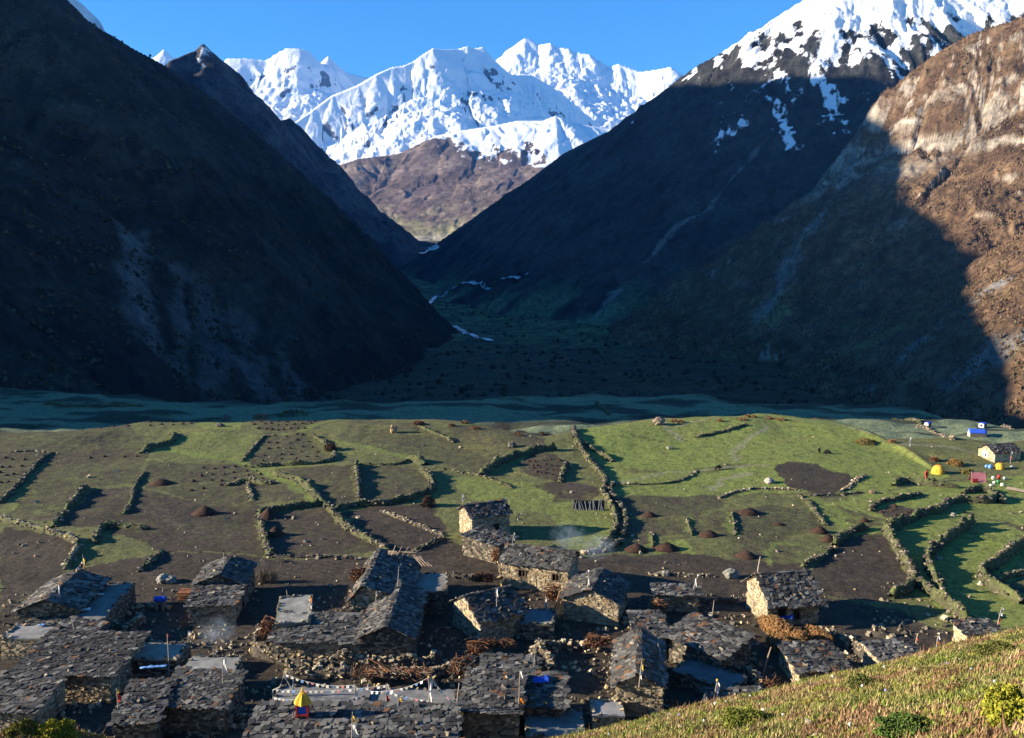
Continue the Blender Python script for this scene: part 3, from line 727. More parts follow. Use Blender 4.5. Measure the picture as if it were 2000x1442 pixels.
def slate_mesh(shape, c):
    k = (shape, c)
    if k not in _slate_me:
        r = np.random.default_rng(shape * 31 + 5)
        out = [(-0.5, -0.5), (0.0, -0.54), (0.5, -0.5), (0.52, 0.1), (0.46, 0.5), (-0.05, 0.55), (-0.5, 0.48)]
        P = np.array(out) + r.uniform(-0.09, 0.09, (7, 2)); m = len(P)
        v = np.concatenate([np.c_[P, np.full(m, -0.5)], np.c_[P * 0.97, np.full(m, 0.5)]])
        v[m:, 2] += r.uniform(-0.15, 0.2, m)
        f3 = [(0, j + 1, j) for j in range(1, m - 1)] + [(m, m + j, m + j + 1) for j in range(1, m - 1)]
        f4 = [(j, (j + 1) % m, m + (j + 1) % m, m + j) for j in range(m)]
        col = np.asarray(SLATE[c]) * r.uniform(0.85, 1.15)
        _slate_me[k] = (v, np.array(f4), np.array(f3), col)
        _slate_me[k] += (mesh_np("slate", v, [np.array(f4), np.array(f3)], m_slate, attrs={'Col': np.tile(col, (2 * m, 1))}),)
    return _slate_me[k]
def slates(par, o, ux, uv, un, Lr, Ls, single, course=0.29, wid=0.40, pw=None):
    """courses of uneven slates on a slope: o top corner, ux along, uv down the slope, un outward"""
    o, ux, uv, un = (np.array(q, float) for q in (o, ux, uv, un))
    S = Blocks(); v = course * 0.55
    rows = max(2, int(Ls / course)); cs = Ls / rows
    for r in range(rows, -1, -1):
        vv = min((r + 0.5) * cs, Ls - 0.02); x = rng.uniform(-0.15, 0.0) - 0.05
        while x < Lr:
            w = wid * rng.uniform(0.55, 1.35)
            if r == 0: vv = cs * 0.42
            hgt = cs * rng.uniform(1.15, 1.55); th = rng.uniform(0.025, 0.06)
            c = o + ux * (x + w / 2) + uv * (vv + rng.normal(0, 0.07)) + un * (0.05 + 0.035 * (rows - r) / rows + rng.uniform(0, 0.05))
            tilt = Euler((rng.uniform(0.03, 0.17), rng.uniform(-0.10, 0.10), rng.normal(0, 0.28))).to_matrix()
            M = np.stack([ux, uv, un], 1) @ np.array(tilt)
            ci = int(rng.choice(len(SLATE), p=pw if pw is not None else SLATE_W)); si = int(rng.integers(6))
            t = slate_mesh(si, ci); sc = np.array([w * 1.06, hgt, th])
            if single:
                ob = bpy.data.objects.new("slate", t[4]); COL.objects.link(ob); ob.parent = par
                m4 = np.eye(4); m4[:3, :3] = M * sc; m4[:3, 3] = c
                ob.matrix_local = Matrix(m4.tolist())
            else:
                vv3 = (t[0] * sc) @ M.T + c; col = np.tile(t[3] * rng.uniform(0.8, 1.2), (len(vv3), 1))
                S.v.append(vv3); S.c.append(col); S.f.append(t[1] + S.n); S.f.append(t[2] + S.n); S.n += len(vv3)
            x += w
    if not single: S.build('slates', m_slate, par, kind='stuff')
def board(B, c, ux, uy, uz, half, col):
    B.add([c], np.array([ux, uy, uz], float), half, col)
def rect_from(a, b, c, H, ridge):
    A, Bp, Cp = at_z(*a, H), at_z(*b, H), at_z(*c, H)
    e1 = np.array((A - Bp)[:2]); e2 = np.array((Cp - Bp)[:2])
    L1, L2 = np.hypot(*e1), np.hypot(*e2)
    if ridge == 'ab': u1 = e1 / L1; p = e2 - u1 * np.dot(e2, u1); L2 = np.hypot(*p); u2 = p / L2
    else: u2 = e2 / L2; p = e1 - u2 * np.dot(e1, u2); L1 = np.hypot(*p); u1 = p / L1
    cen = np.array(Bp[:2]) + u1 * L1 / 2 + u2 * L2 / 2
    rd, L, W = (u1, L1, L2) if ridge == 'ab' else (u2, L2, L1)
    return cen, rd, L, W
GROUND = {}
def house(name, label, cat, a, b, c, H, rise, ridge='ab', off=0.5, kind='gable', single=False, group='slate-roofed stone houses of the village', pal=STONE, size=1.0, holes=(), skip=(), base=None, over=0.14, course=0.29, wid=0.40, rcol=None, mud=(0.20, 0.185, 0.16)):
    """a rubble stone building measured from three wall-top corners in the photograph; kind gable, shed (rises away from the camera) or flat"""
    g0 = 0.0 if base is None else base
    cen, rd, L, W = rect_from(a, b, c, H + g0, ridge)
    g = gz(*cen) if base is None else base
    # local x runs along the ridge; local y points away from the camera
    if rd[0] * cen[1] - rd[1] * cen[0] < 0: rd = -rd
    yaw = math.atan2(rd[1], rd[0])
    yv = np.array([-rd[1], rd[0]])
    o = thing(name, (cen[0], cen[1], g), label, cat, group, yaw)
    cl = np.array([np.dot(-cen, rd), np.dot(-cen, yv), CAMZ])
    x0, x1, y0, y1 = -L / 2, L / 2, -W / 2, W / 2
    yr = y0 + W * off
    flat = lambda t: 0.0
    if kind == 'gable':
        gab = lambda t: rise * (t / max(off, 1e-3) if t < off else (1 - t) / max(1 - off, 1e-3))
        bk = flat
    elif kind == 'shed':
        gab = lambda t: rise * t
        bk = lambda t: rise
    else:
        gab = flat; bk = flat
    if 'front' not in skip: wall_part(o, (x0, y0), (x1, y0), H, flat, cl, pal=pal, size=size, holes=[h[1:] for h in holes if h[0] == 'front'])
    wall_part(o, (x1, y0), (x1, y1), H, gab, cl, pal=pal, size=size, holes=[h[1:] for h in holes if h[0] == 'right'])
    wall_part(o, (x1, y1), (x0, y1), H, bk, cl, pal=pal, size=size)
    wall_part(o, (x0, y1), (x0, y0), H, lambda t: gab(1 - t), cl, pal=pal, size=size, holes=[h[1:] for h in holes if h[0] == 'left'])
    for hd in holes:
        side, t0, zb, w, h = hd
        B = Blocks()
        if side == 'front': q = np.array([x0 + t0 + w / 2, y0 + 0.05, zb + h / 2]); ux, uy = (1, 0, 0), (0, 1, 0)
        elif side == 'left': q = np.array([x0 + 0.05, y1 - t0 - w / 2, zb + h / 2]); ux, uy = (0, -1, 0), (1, 0, 0)
        else: q = np.array([x1 - 0.05, y0 + t0 + w / 2, zb + h / 2]); ux, uy = (0, 1, 0), (-1, 0, 0)
        ux, uy, uz = (np.array(k, float) for k in (ux, uy, (0, 0, 1)))
        B.add([q], np.array([ux, uy, uz]), (w / 2 - 0.04, 0.02, h / 2 - 0.04), (0.01, 0.01, 0.01))
        part = 'door' if zb < 0.15 else 'window'
        wdo = B.build(part, m_dark, o)
        Fm = Blocks(); wc = (0.13, 0.095, 0.065)
        for sx in (-1, 1): board(Fm, q + ux * sx * (w / 2) - uy * 0.06, ux, uy, uz, (0.05, 0.09, h / 2), wc)
        for sz in (-1, 1): board(Fm, q + uz * sz * (h / 2) - uy * 0.065, ux, uy, uz, (w / 2 + 0.12, 0.09, 0.05), wc)
        if part == 'window': board(Fm, q - uy * 0.05, ux, uy, uz, (0.025, 0.03, h / 2), wc)
        Fm.build('frame', m_wood, wdo)
    # roof
    pw = np.array(SLATE_W) * rng.uniform(0.35, 1.9, len(SLATE_W)); pw /= pw.sum()
    kf = rng.uniform(0.82, 1.22); course *= kf; wid *= kf * rng.uniform(0.9, 1.15)
    X1 = np.array([1.0, 0, 0])
    def slope(ytop, ztop, yb, zb, nm='roof'):
        dv = np.array([0, yb - ytop, zb - ztop]); Ls = np.linalg.norm(dv); uv = dv / Ls
        un = np.cross(X1, uv); un = un if un[2] > 0 else -un
        ext = over / max(abs(uv[1]), 0.3)
        R = Blocks(); c = np.array([0, (ytop + yb) / 2, (ztop + zb) / 2]) + uv * ext / 2 + un * 0.045
        board(R, c, X1, uv, un, (L / 2 + 0.14, (Ls + ext) / 2, 0.04), (0.07, 0.06, 0.05))
        r = R.build(nm, m_wood, o)
        slates(r, np.array([-L / 2 - 0.2, ytop, ztop]) + un * 0.07, X1, uv, un, L + 0.4, Ls + ext, single, course, wid, pw)
        nw = int(2 + L * 0.8); Wt = Blocks(); tx = rng.uniform(-L / 2, L / 2, nw); tv = (rng.random(nw) ** 0.7) * Ls
        Wt.add(np.array([0, ytop, ztop]) + X1 * tx[:, None] + uv * tv[:, None] + un * 0.20, rot_axes(nw, 0.8), rng.uniform(0.06, 0.17, (nw, 3)) * (1.2, 1, 0.6), pick(DARKST, nw), 0.25); Wt.build('weight_stones', m_stone, r, kind='stuff')
        E = Blocks()
        for xx in np.arange(-L / 2 + 0.2, L / 2, 0.75):
            E.tube([np.array([xx, yb, zb]) - uv * 0.5 - un * 0.05, np.array([xx + rng.uniform(-.04, .04), yb, zb]) + uv * (ext + 0.08) - un * 0.05], 0.05, (0.14, 0.11, 0.08), 5)
        if (yb < ytop): E.build('rafters', m_wood, r, kind='stuff')
    if kind == 'gable':
        slope(yr, H + rise, y0, H); slope(yr, H + rise, y1, H)
        Rg = Blocks(); n = max(4, int(L / 0.4)); xs = np.linspace(-L / 2 - 0.1, L / 2 + 0.1, n)
        Rg.add(np.c_[xs, np.full(n, yr), np.full(n, H + rise + 0.17)], rot_axes(n, 0.15), np.c_[np.full(n, 0.26), rng.uniform(0.15, 0.24, n), np.full(n, 0.04)], pick(SLATE, n, SLATE_W), 0.2)
        Rg.build('ridge_slabs', m_slate, o, kind='stuff')
    elif kind == 'shed':
        slope(y1 + 0.15, H + rise, y0, H)
    else:
        nx, ny = max(6, int(L / 0.4)), max(6, int(W / 0.4))
        gx, gy = np.meshgrid(np.linspace(x0 - 0.12, x1 + 0.12, nx), np.linspace(y0 - 0.12, y1 + 0.12, ny))
        ed = np.minimum(np.minimum(gx - x0, x1 - gx), np.minimum(gy - y0, y1 - gy))
        zz = H + 0.12 + 0.05 * fbm(gx + cen[0], gy + cen[1], 3) + 0.02 * rng.random(gx.shape)
        cc = mixc(np.array(mud) * 0.8, np.array(mud) * 1.2, np.clip(0.5 + fbm(gx * 0.8 + cen[0], gy * 0.8, 4), 0, 1))
        cc = mixc(cc, (0.10, 0.105, 0.05), sstep(0.35, 0.05, ed) * sstep(0.0, 0.4, fbm(gx * 1.1 + 9, gy + cen[1], 3)) * 0.8)
        top = np.stack([gx, gy, zz], -1).reshape(-1, 3); k = len(top); bot = top.copy(); bot[:, 2] -= 0.16
        gf = grid_faces(ny, nx); i = np.arange(k).reshape(ny, nx)
        bd = np.concatenate([i[0, :-1], i[:-1, -1], i[-1, :0:-1], i[:0:-1, 0]]); nb = np.roll(bd, -1)
        M = Blocks(); M.v.append(np.concatenate([top, bot])); M.c.append(np.concatenate([cc.reshape(-1, 3), cc.reshape(-1, 3) * 0.6])); M.f.append(gf); M.f.append(gf[:, ::-1] + k); M.f.append(np.stack([bd, bd + k, nb + k, nb], 1)); M.n = 2 * k
        mr = M.build('mud_roof', m_mud, o)
        P = Blocks(); n = int((L + W) * 2 / 0.42); tt = rng.random(n) * 2 * (L + W)
        ex = np.where(tt < L, x0 + tt, np.where(tt < L + W, x1, np.where(tt < 2 * L + W, x1 - (tt - L - W), x0)))
        ey = np.where(tt < L, y0, np.where(tt < L + W, y0 + tt - L, np.where(tt < 2 * L + W, y1, y1 - (tt - 2 * L - W))))
        P.add(np.c_[ex, ey, np.full(n, H + 0.17)], rot_axes(n, 0.5), rng.uniform(0.06, 0.16, (n, 3)) * (1, 1, 0.6), pick(pal, n), 0.2)
        P.build('edge_stones', m_stone, mr, kind='stuff')
    GROUND[name + label] = o
    return o

def along(P, step):
    P = np.asarray(P, float); seg = np.hypot(*np.diff(P, axis=0).T); s = np.concatenate([[0], np.cumsum(seg)])
    n = max(3, int(s[-1] / step) + 1); t = np.linspace(0, s[-1], n)
    return np.c_[np.interp(t, s, P[:, 0]), np.interp(t, s, P[:, 1])]
def smooth_poly(P, it=2):
    P = np.asarray(P, float)
    for _ in range(it):
        if len(P) < 3: break
        Q = [P[0]]
        for a, b in zip(P[:-1], P[1:]): Q += [a * 0.75 + b * 0.25, a * 0.25 + b * 0.75]
        Q.append(P[-1]); P = np.array(Q)
    return P
def drystone(label, pts, H=0.9, w=0.55, turf=0.3, pal=DARKST, size=1.0, name='stone_wall', z=None):
    """a loose field wall along ground points given in the photograph: earth core (bank) with the stones piled on it"""
    P = np.array([tuple(at_ground(*p))[:2] for p in pts]); P = along(smooth_poly(P), 0.45)
    loc = np.array([P[0, 0], P[0, 1], gz(*P[0])])
    o = thing(name, loc, label, 'wall', 'dry stone field walls')
    T = np.gradient(P, axis=0); T /= np.linalg.norm(T, axis=1, keepdims=True); N = np.c_[-T[:, 1], T[:, 0]]
    s = np.arange(len(P)) * 0.45
    hh = H * (0.72 + 0.55 * fbm(s / 2.2 + loc[0], s * 0 + loc[1], 3)); hh = np.clip(hh, 0.12, None)
    hh[0] *= 0.4; hh[-1] *= 0.4
    ww = w * (0.9 + 0.5 * fbm(s / 3 + 7, s * 0 + loc[0], 2))
    prof = [(-1.0, 0.0), (-0.62, 0.72), (0.0, 0.95), (0.62, 0.72), (1.0, 0.0)]
    rows = []
    for a, zf in prof:
        q = P + N * (ww * a)[:, None]; g = ground_z(q[:, 0], q[:, 1])
        rows.append(np.c_[q, g + hh * zf + (-0.12 if zf == 0 else 0)])
    V = np.stack(rows, 1).reshape(-1, 3)
    cc = mixc((0.045, 0.042, 0.024), mixc(np.array((0.055, 0.05, 0.032)), np.array((0.13, 0.155, 0.042)), np.tile((0.1, 0.55, 1.0, 0.55, 0.1), len(P))), np.clip(0.55 + fbm(V[:, 0] / 1.1, V[:, 1] / 1.1, 3), 0, 1)) if turf > 0.15 else np.tile(np.array((0.06, 0.052, 0.042)), (len(V), 1))
    B = Blocks(); B.mesh(V - loc, grid_faces(len(P), 5), 0); B.c[-1] = cc
    B.build('bank', m_turf, o, smooth=True)
    n = int(len(P) * 0.45 / 0.30 * (1.6 + 3.6 * H) * max(0.30, 1.15 - 1.5 * turf) / size ** 1.8)
    k = rng.integers(0, len(P), n); a = rng.uniform(-1, 1, n); zf = np.interp(np.abs(a), [0, 0.62, 1], [0.97, 0.74, 0.1])
    q = P[k] + N[k] * (ww[k] * a)[:, None] + rng.uniform(-0.12, 0.12, (n, 2))
    g = ground_z(q[:, 0], q[:, 1])
    S = Blocks(); sz = (0.05 + 0.10 * rng.random((n, 1)) ** 2.2) * rng.uniform(0.7, 1.3, (n, 3)) * size * np.array([1.35, 1.0, 0.7])
    S.add(np.c_[q, g + hh[k] * zf + rng.uniform(-0.06, 0.03, n)] - loc, rot_axes(n, 0.5), sz, pick(pal, n, var=0.3), 0.25)
    S.build('stones', m_stone, o, kind='stuff')
    return o
# ================================================================== FIELD WALLS
WL = [
 ("low dark stone wall climbing the ploughed field at the far left edge", [(0, 983), (25, 960), (44, 941), (62, 920), (79, 900), (100, 886)], 0.6, 0.5, 0.2),
 ("dark overgrown stone bank between two left fields, ending above the left village", [(169, 954), (155, 970), (146, 982), (128, 1000), (117, 1014), (105, 1030)], 0.9, 0.8, 0.4),
 ("pale stone wall curving round the bare field at the lower left", [(0, 1015), (44, 1027), (96, 1042), (131, 1052), (154, 1066), (148, 1084), (135, 1100), (128, 1112)], 0.8, 0.5, 0.2),
 ("short hooked stone wall with a grassy shaded hollow, right of the curved left wall", [(186, 1062), (190, 1045), (198, 1031), (220, 1029), (245, 1031), (288, 1034)], 0.8, 0.6, 0.35),
 ("short shaded stone wall slanting across the field above the left roofs", [(317, 1078), (297, 1098), (274, 1117)], 0.55, 0.45, 0.2),
 ("thin broken wall between brown strips left of the large dark manure heap", [(282, 923), (262, 950), (259, 979), (242, 1005)], 0.45, 0.5, 0.5),
 ("grassy bank curling under the stone pile in the far left field", [(341, 848), (335, 866), (310, 872), (294, 876), (277, 886)], 1.1, 0.9, 0.7),
 ("low pale walling with big stones in the middle of the left field", [(443, 950), (458, 946), (472, 941), (495, 941), (518, 947), (540, 944)], 0.7, 0.6, 0.3),
 ("stub of dark wall turning down from the pale walling in the left field", [(483, 944), (488, 962), (492, 979)], 0.4, 0.4, 0.3),
 ("thin dark line of stones beside the field dotted with small heaps", [(518, 851), (495, 875), (472, 902)], 0.4, 0.4, 0.4),
 ("stone wall round the lower edge of the dotted field", [(505, 912), (549, 909), (605, 908), (641, 903), (657, 897), (650, 884)], 0.7, 0.5, 0.3),
 ("stone wall stub running up past the round brown bush", [(646, 880), (634, 864), (610, 852)], 0.7, 0.6, 0.4),
 ("long green bank slanting down between the left and middle fields", [(535, 926), (570, 935), (591, 942), (612, 962), (622, 978), (640, 990)], 0.8, 0.9, 0.6),
 ("dark stone wall over the top of the sunken field left of centre", [(505, 1010), (519, 1002), (569, 994), (600, 990), (628, 987)], 1.0, 0.6, 0.3),
 ("dark stone wall down the left side of the sunken field", [(505, 1018), (512, 1035), (516, 1055), (522, 1073), (530, 1087)], 1.0, 0.6, 0.3),
 ("stone wall slanting down to the roof with the timber heap", [(640, 992), (652, 1005), (669, 1028), (702, 1048), (735, 1064), (757, 1078)], 0.9, 0.55, 0.2),
 ("curving stone wall under the two square middle fields", [(655, 997), (702, 988), (743, 988), (785, 981), (824, 970), (845, 960), (846, 945), (835, 930), (822, 920)], 1.1, 0.6, 0.3),
 ("straight upright wall dividing the two square middle fields", [(694, 907), (697, 925), (699, 942), (702, 984)], 1.1, 0.5, 0.3),
 ("low turf wall along the top of the square middle fields", [(699, 907), (743, 909), (785, 908), (800, 897)], 0.4, 0.5, 0.75),
 ("thick turf bank at the corner above the square middle field", [(796, 897), (812, 900), (829, 909)], 1.3, 1.2, 0.6),
 ("line of pale stones running down to the upper house", [(746, 1001), (790, 1017), (825, 1031), (849, 1041), (864, 1048)], 0.45, 0.4, 0.15),
 ("low wall from the timber-topped roof to the upper house", [(810, 1078), (840, 1064), (868, 1051)], 0.45, 0.45, 0.2),
 ("scattered wall of stones between green and brown left of the big curved bank", [(849, 916), (890, 921), (935, 929), (968, 940), (1000, 954)], 0.35, 0.45, 0.4),
 ("big curved bank with a wide shadow round the brown heap field", [(940, 931), (958, 918), (982, 903), (1018, 890), (1050, 882), (1086, 878)], 1.5, 0.9, 0.55),
 ("short curved wall right of the brown heap field", [(1108, 906), (1102, 918), (1098, 930), (1094, 943)], 0.9, 0.6, 0.4),
 ("long stone wall on the left side of the village path", [(1116, 846), (1122, 855), (1130, 868), (1142, 891), (1164, 919), (1186, 940), (1176, 962), (1190, 984), (1202, 1009), (1207, 1031), (1192, 1057), (1172, 1075)], 1.0, 0.5, 0.25),
 ("stone wall on the right side of the village path", [(1197, 946), (1189, 964), (1210, 984), (1222, 1010), (1222, 1037), (1206, 1068), (1180, 1078)], 0.7, 0.45, 0.2),
 ("jumble of pale stones where the path meets the village", [(1174, 1077), (1158, 1079), (1140, 1082)], 0.6, 0.7, 0.1),
 ("stone wall rising to the notch above the big round bare plot", [(1566, 1110), (1585, 1100), (1603, 1092), (1626, 1072)], 0.6, 0.5, 0.2),
 ("overgrown bank along the top of the big round bare plot", [(1630, 1068), (1644, 1051), (1665, 1040), (1690, 1033)], 1.0, 0.8, 0.6),
 ("first terrace wall right of the big round bare plot", [(1728, 1037), (1746, 1066), (1763, 1095), (1782, 1124), (1787, 1144), (1769, 1159), (1740, 1168)], 1.5, 0.6, 0.5),
 ("terrace wall zigzagging up towards the tents", [(1731, 1037), (1760, 1026), (1784, 1018), (1807, 1003), (1840, 1003), (1848, 985), (1870, 981), (1891, 981), (1935, 984), (1950, 973)], 1.4, 0.7, 0.5),
 ("second terrace wall, an S bend in the green fields at the right", [(1900, 1022), (1885, 1035), (1862, 1046), (1842, 1066), (1812, 1083), (1812, 1107), (1823, 1133), (1839, 1162)], 1.5, 0.6, 0.5),
 ("terrace wall running down from the round bare plot towards the hillside", [(1761, 1088), (1776, 1118), (1793, 1148), (1821, 1163), (1854, 1190), (1889, 1214)], 1.4, 0.6, 0.5),
 ("third terrace wall curving at the right edge", [(2005, 1062), (1980, 1075), (1964, 1089), (1941, 1110), (1912, 1122), (1929, 1144), (1964, 1165), (1995, 1180)], 1.4, 0.7, 0.5),
 ("scrubby bank with stones below the large yellow tent", [(1746, 950), (1760, 942), (1801, 946), (1835, 951), (1871, 953)], 0.9, 0.9, 0.6),
 ("low wall over the small square plot on the right", [(1699, 999), (1715, 986), (1731, 979), (1767, 975), (1798, 966)], 0.7, 0.5, 0.4),
 ("thin wall under the dark oval plot", [(1583, 969), (1630, 968), (1682, 963)], 0.35, 0.45, 0.4),
 ("pale tumbled stones along the right end of the dark oval plot", [(1640, 962), (1658, 952), (1673, 938), (1690, 930)], 0.4, 0.4, 0.1),
 ("broken stone row running down left of the dark narrow plot", [(1560, 968), (1583, 985), (1600, 1008), (1612, 1026)], 0.35, 0.6, 0.3),
 ("pale wall line in the shade below the tiny blue hut", [(1791, 834), (1823, 843), (1845, 853), (1860, 860)], 0.6, 0.7, 0.05),
 ("pale wall line in the shade beside the tiny grey hut", [(1860, 810), (1880, 815), (1911, 823)], 0.5, 0.6, 0.05),
 ("pale stone wall on the bright rim right of the tiny grey hut", [(1940, 830), (1957, 835), (1975, 839)], 0.7, 0.6, 0.05),
 ("wall of pale stones above the village, left of the boulder", [(1270, 1122), (1310, 1123), (1350, 1126), (1392, 1127)], 0.35, 0.4, 0.1),
 ("rough stone wall before the two lit slate roofs in the village middle", [(496, 1278), (540, 1294), (600, 1300), (660, 1306), (720, 1304), (790, 1306), (868, 1300)], 1.5, 0.6, 0.0),
 ("lower rough wall under the long village wall, topped with brushwood", [(560, 1316), (640, 1322), (720, 1328), (800, 1324), (900, 1314)], 1.0, 0.6, 0.0),
 ("rounded stone wall end at the left of the long middle house", [(500, 1272), (505, 1256), (516, 1246), (526, 1238)], 1.8, 0.55, 0.0),
 ("lit yard wall in front of the upper house", [(920, 1062), (940, 1077), (958, 1088), (978, 1099)], 1.5, 0.35, 0.0),
 ("stone wall joining the upper yard to the long two-windowed house", [(975, 1097), (985, 1112), (978, 1130)], 1.2, 0.4, 0.0),
 ("broken wall of the roofless ruin, left side", [(1046, 1275), (1058, 1288), (1070, 1300), (1082, 1320)], 1.7, 0.4, 0.0),
 ("back wall of the roofless ruin", [(1050, 1275), (1090, 1270), (1130, 1268), (1170, 1272)], 1.3, 0.4, 0.0),
 ("long lit wall below the slanting slate roof", [(1345, 1285), (1370, 1297), (1400, 1312), (1432, 1328)], 1.3, 0.4, 0.0),
 ("lit wall block right of the slanting roof", [(1432, 1318), (1460, 1322), (1475, 1340), (1490, 1362)], 1.2, 0.5, 0.0),
 ("loose pile of pale stones left of the right hay stacks", [(1590, 1240), (1605, 1243), (1622, 1246), (1640, 1245)], 1.0, 0.7, -0.2),
 ("square pile of pale stones standing alone in the shaded yard at the right", [(1698, 1240), (1715, 1243), (1738, 1246)], 1.0, 0.7, -0.2),
 ("slanting lit wall on the right of the village", [(1652, 1254), (1670, 1270), (1688, 1286), (1700, 1300)], 1.1, 0.45, -0.1),
 ("dark yard wall by the blue drum on the left", [(250, 1200), (272, 1192), (300, 1188), (330, 1190)], 0.9, 0.45, 0.0),
 ("curved wall of grey stones in the left yard", [(206, 1216), (222, 1234), (245, 1240), (268, 1226), (275, 1214)], 1.2, 0.5, -0.1),
 ("low line of pale stones along the yard at the bottom left", [(380, 1398), (420, 1403), (470, 1406), (530, 1402)], 0.5, 0.4, -0.1),
 ("stone row from the low house to the big gabled house", [(1365, 1178), (1400, 1176), (1440, 1178)], 0.6, 0.4, 0.0),
 ("yard wall between the small gabled house and the long low roofs", [(1165, 1216), (1200, 1216), (1240, 1212)], 0.9, 0.4, 0.1),
 ("low stone wall on the rubble left of the ochre brushwood", [(880, 1128), (915, 1130), (945, 1134)], 0.8, 0.4, 0.0),
]
WL += [
 ("thin dark wall curving over the top of the middle field, right of the standing stone", [(818, 834), (843, 843), (866, 852), (888, 865)], 0.5, 0.5, 0.4),
 ("thin dark wall near the rim of the bright field", [(1360, 855), (1402, 846), (1461, 830)], 0.5, 0.5, 0.4),
 ("wall running off to the right from the top of the village path", [(1142, 869), (1165, 884), (1198, 902)], 0.7, 0.5, 0.4),
 ("thin wall under the bright field, right of the path", [(1203, 948), (1282, 947), (1332, 941), (1362, 920)], 0.3, 0.4, 0.4),
 ("pale stone line above the broad manure heap", [(1405, 974), (1432, 962), (1461, 956), (1500, 955), (1560, 958)], 0.3, 0.4, 0.1),
 ("broken pale stone line on the far left field", [(20, 883), (60, 881), (112, 886)], 0.3, 0.4, 0.1),
 ("dark terrace wall in the shaded strip at the upper left", [(87, 789), (150, 790), (210, 792), (277, 795)], 0.9, 0.7, 0.4),
 ("short dark wall in the shaded strip, left of the middle", [(549, 816), (575, 810), (599, 808)], 0.8, 0.6, 0.4),
 ("dark wall in the shaded strip behind the top of the path", [(1163, 785), (1174, 798), (1189, 812)], 0.8, 0.6, 0.4),
 ("dark wall in the shaded strip left of the tiny blue hut", [(1740, 818), (1770, 822), (1800, 829)], 0.7, 0.6, 0.4),
 ("thin wall between the sunken field and the dark ground below it", [(530, 1088), (590, 1090), (650, 1088), (700, 1092)], 0.3, 0.4, 0.1),
 ("thin turf ridge left of the bright green square", [(1273, 1042), (1274, 1056), (1276, 1070)], 0.3, 0.3, 0.7),
 ("thin turf ridge in the plots right of the path", [(1341, 1012), (1346, 1030), (1352, 1048)], 0.3, 0.3, 0.7),
 ("thin dark wall right of the middle manure heap", [(1428, 1000), (1433, 1022), (1436, 1046)], 0.35, 0.35, 0.5),
 ("dark wall under the zigzag terrace at the right edge", [(1880, 965), (1910, 958), (1935, 962), (1960, 985)], 0.9, 0.6, 0.5),
 ("wall above the third terrace at the right edge", [(1935, 1140), (1965, 1128), (2005, 1122)], 0.7, 0.6, 0.4),
]
for lab, pts, H, w, turf in WL:
    light = any(k in lab for k in ("pale", "lit", "ruin", "rough", "rounded", "grey", "joining", "yard"))  # walls called lit share the paler palette: sunlight put into their colour
    drystone(lab, pts, H * (1.12 if turf > 0.15 else 1.0), w * 0.72, turf, STONE if light else DARKST, 1.25 if 'pile' in lab or 'jumble' in lab else 1.0)
# ================================================================== HOUSES
H_ = "stone_house"
house(H_, "upper stone house with a sunlit end wall, standing alone above the village beside the smoke", "house", (868, 1000), (922, 1012), (994, 1002), 2.6, 0.95, 'bc', holes=[('front', 2.6, 0.0, 0.75, 1.6)], pal=STONE[:3] + STONE[4:])
house("stone_shed", "rough shed roof of brown slates leaning against the upper house", "shed", (936, 1040), (968, 1068), (1004, 1052), 1.8, 0.4, 'bc', kind='shed', pal=DARKST)
house(H_, "long stone house with two small dark windows in its sunlit front", "house", (982, 1098), (1108, 1113), (1134, 1088), 2.4, 1.05, 'ab', holes=[('front', 1.6, 1.15, 0.75, 0.75), ('front', 5.0, 1.15, 0.75, 0.75)], pal=STONE[:3] + STONE[4:], single=True)
house(H_, "front part of the tall double house, long slate roof with its ridge towards the viewer", "house", (703, 1247), (806, 1246), (827, 1158), 2.3, 0.9, 'bc', off=0.5, pal=DARKST, single=True, holes=[('front', 2.6, 0.0, 0.8, 1.5)])
house(H_, "rear part of the tall double house, wide slate slope under the timber heap", "house", (682, 1178), (796, 1172), (818, 1100), 2.6, 1.2, 'bc', off=0.78, pal=STONE, single=True)
house("flat_roof_house", "blue-grey mud-roofed annexe on the shaded side of the tall double house", "house", (800, 1158), (872, 1156), (880, 1122), 2.1, 0, 'ab', kind='flat', group='flat mud-roofed buildings', pal=DARKST)
house(H_, "long low slate roof in front of the lit mud terrace, left of the double house", "house", (528, 1253), (702, 1257), (712, 1217), 1.8, 0.6, 'ab', kind='shed', single=True, holes=[('front', 5.6, 0.2, 0.7, 1.2)])
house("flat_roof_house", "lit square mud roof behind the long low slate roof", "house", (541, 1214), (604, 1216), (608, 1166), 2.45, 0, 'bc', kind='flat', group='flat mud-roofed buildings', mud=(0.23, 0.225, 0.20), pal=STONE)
house("flat_roof_house", "narrow mud terrace with a blue bundle, against the double house", "house", (610, 1218), (700, 1219), (702, 1202), 2.1, 0, 'ab', kind='flat', group='flat mud-roofed buildings', pal=DARKST)
house(H_, "two-slope house left of the brush fence, a flag pole on its ridge", "house", (378, 1146), (474, 1140), (495, 1104), 2.3, 0.85, 'bc', pal=DARKST, single=True)
house("stone_shed", "lean-to with rusty brown slates in front of the left two-slope house", "shed", (368, 1186), (456, 1182), (476, 1150), 1.7, 0.6, 'ab', kind='shed', single=True)
house(H_, "far left house with a broad lit slate slope and prayer flags at its top corner", "house", (64, 1168), (150, 1190), (206, 1134), 2.4, 0.9, 'bc', pal=DARKST, single=True)
house("flat_roof_house", "long sloping mud terrace with lying sheets, right of the far left house", "house", (152, 1206), (196, 1216), (262, 1142), 1.8, 0, 'bc', kind='flat', group='flat mud-roofed buildings', pal=DARKST, mud=(0.16, 0.155, 0.14))
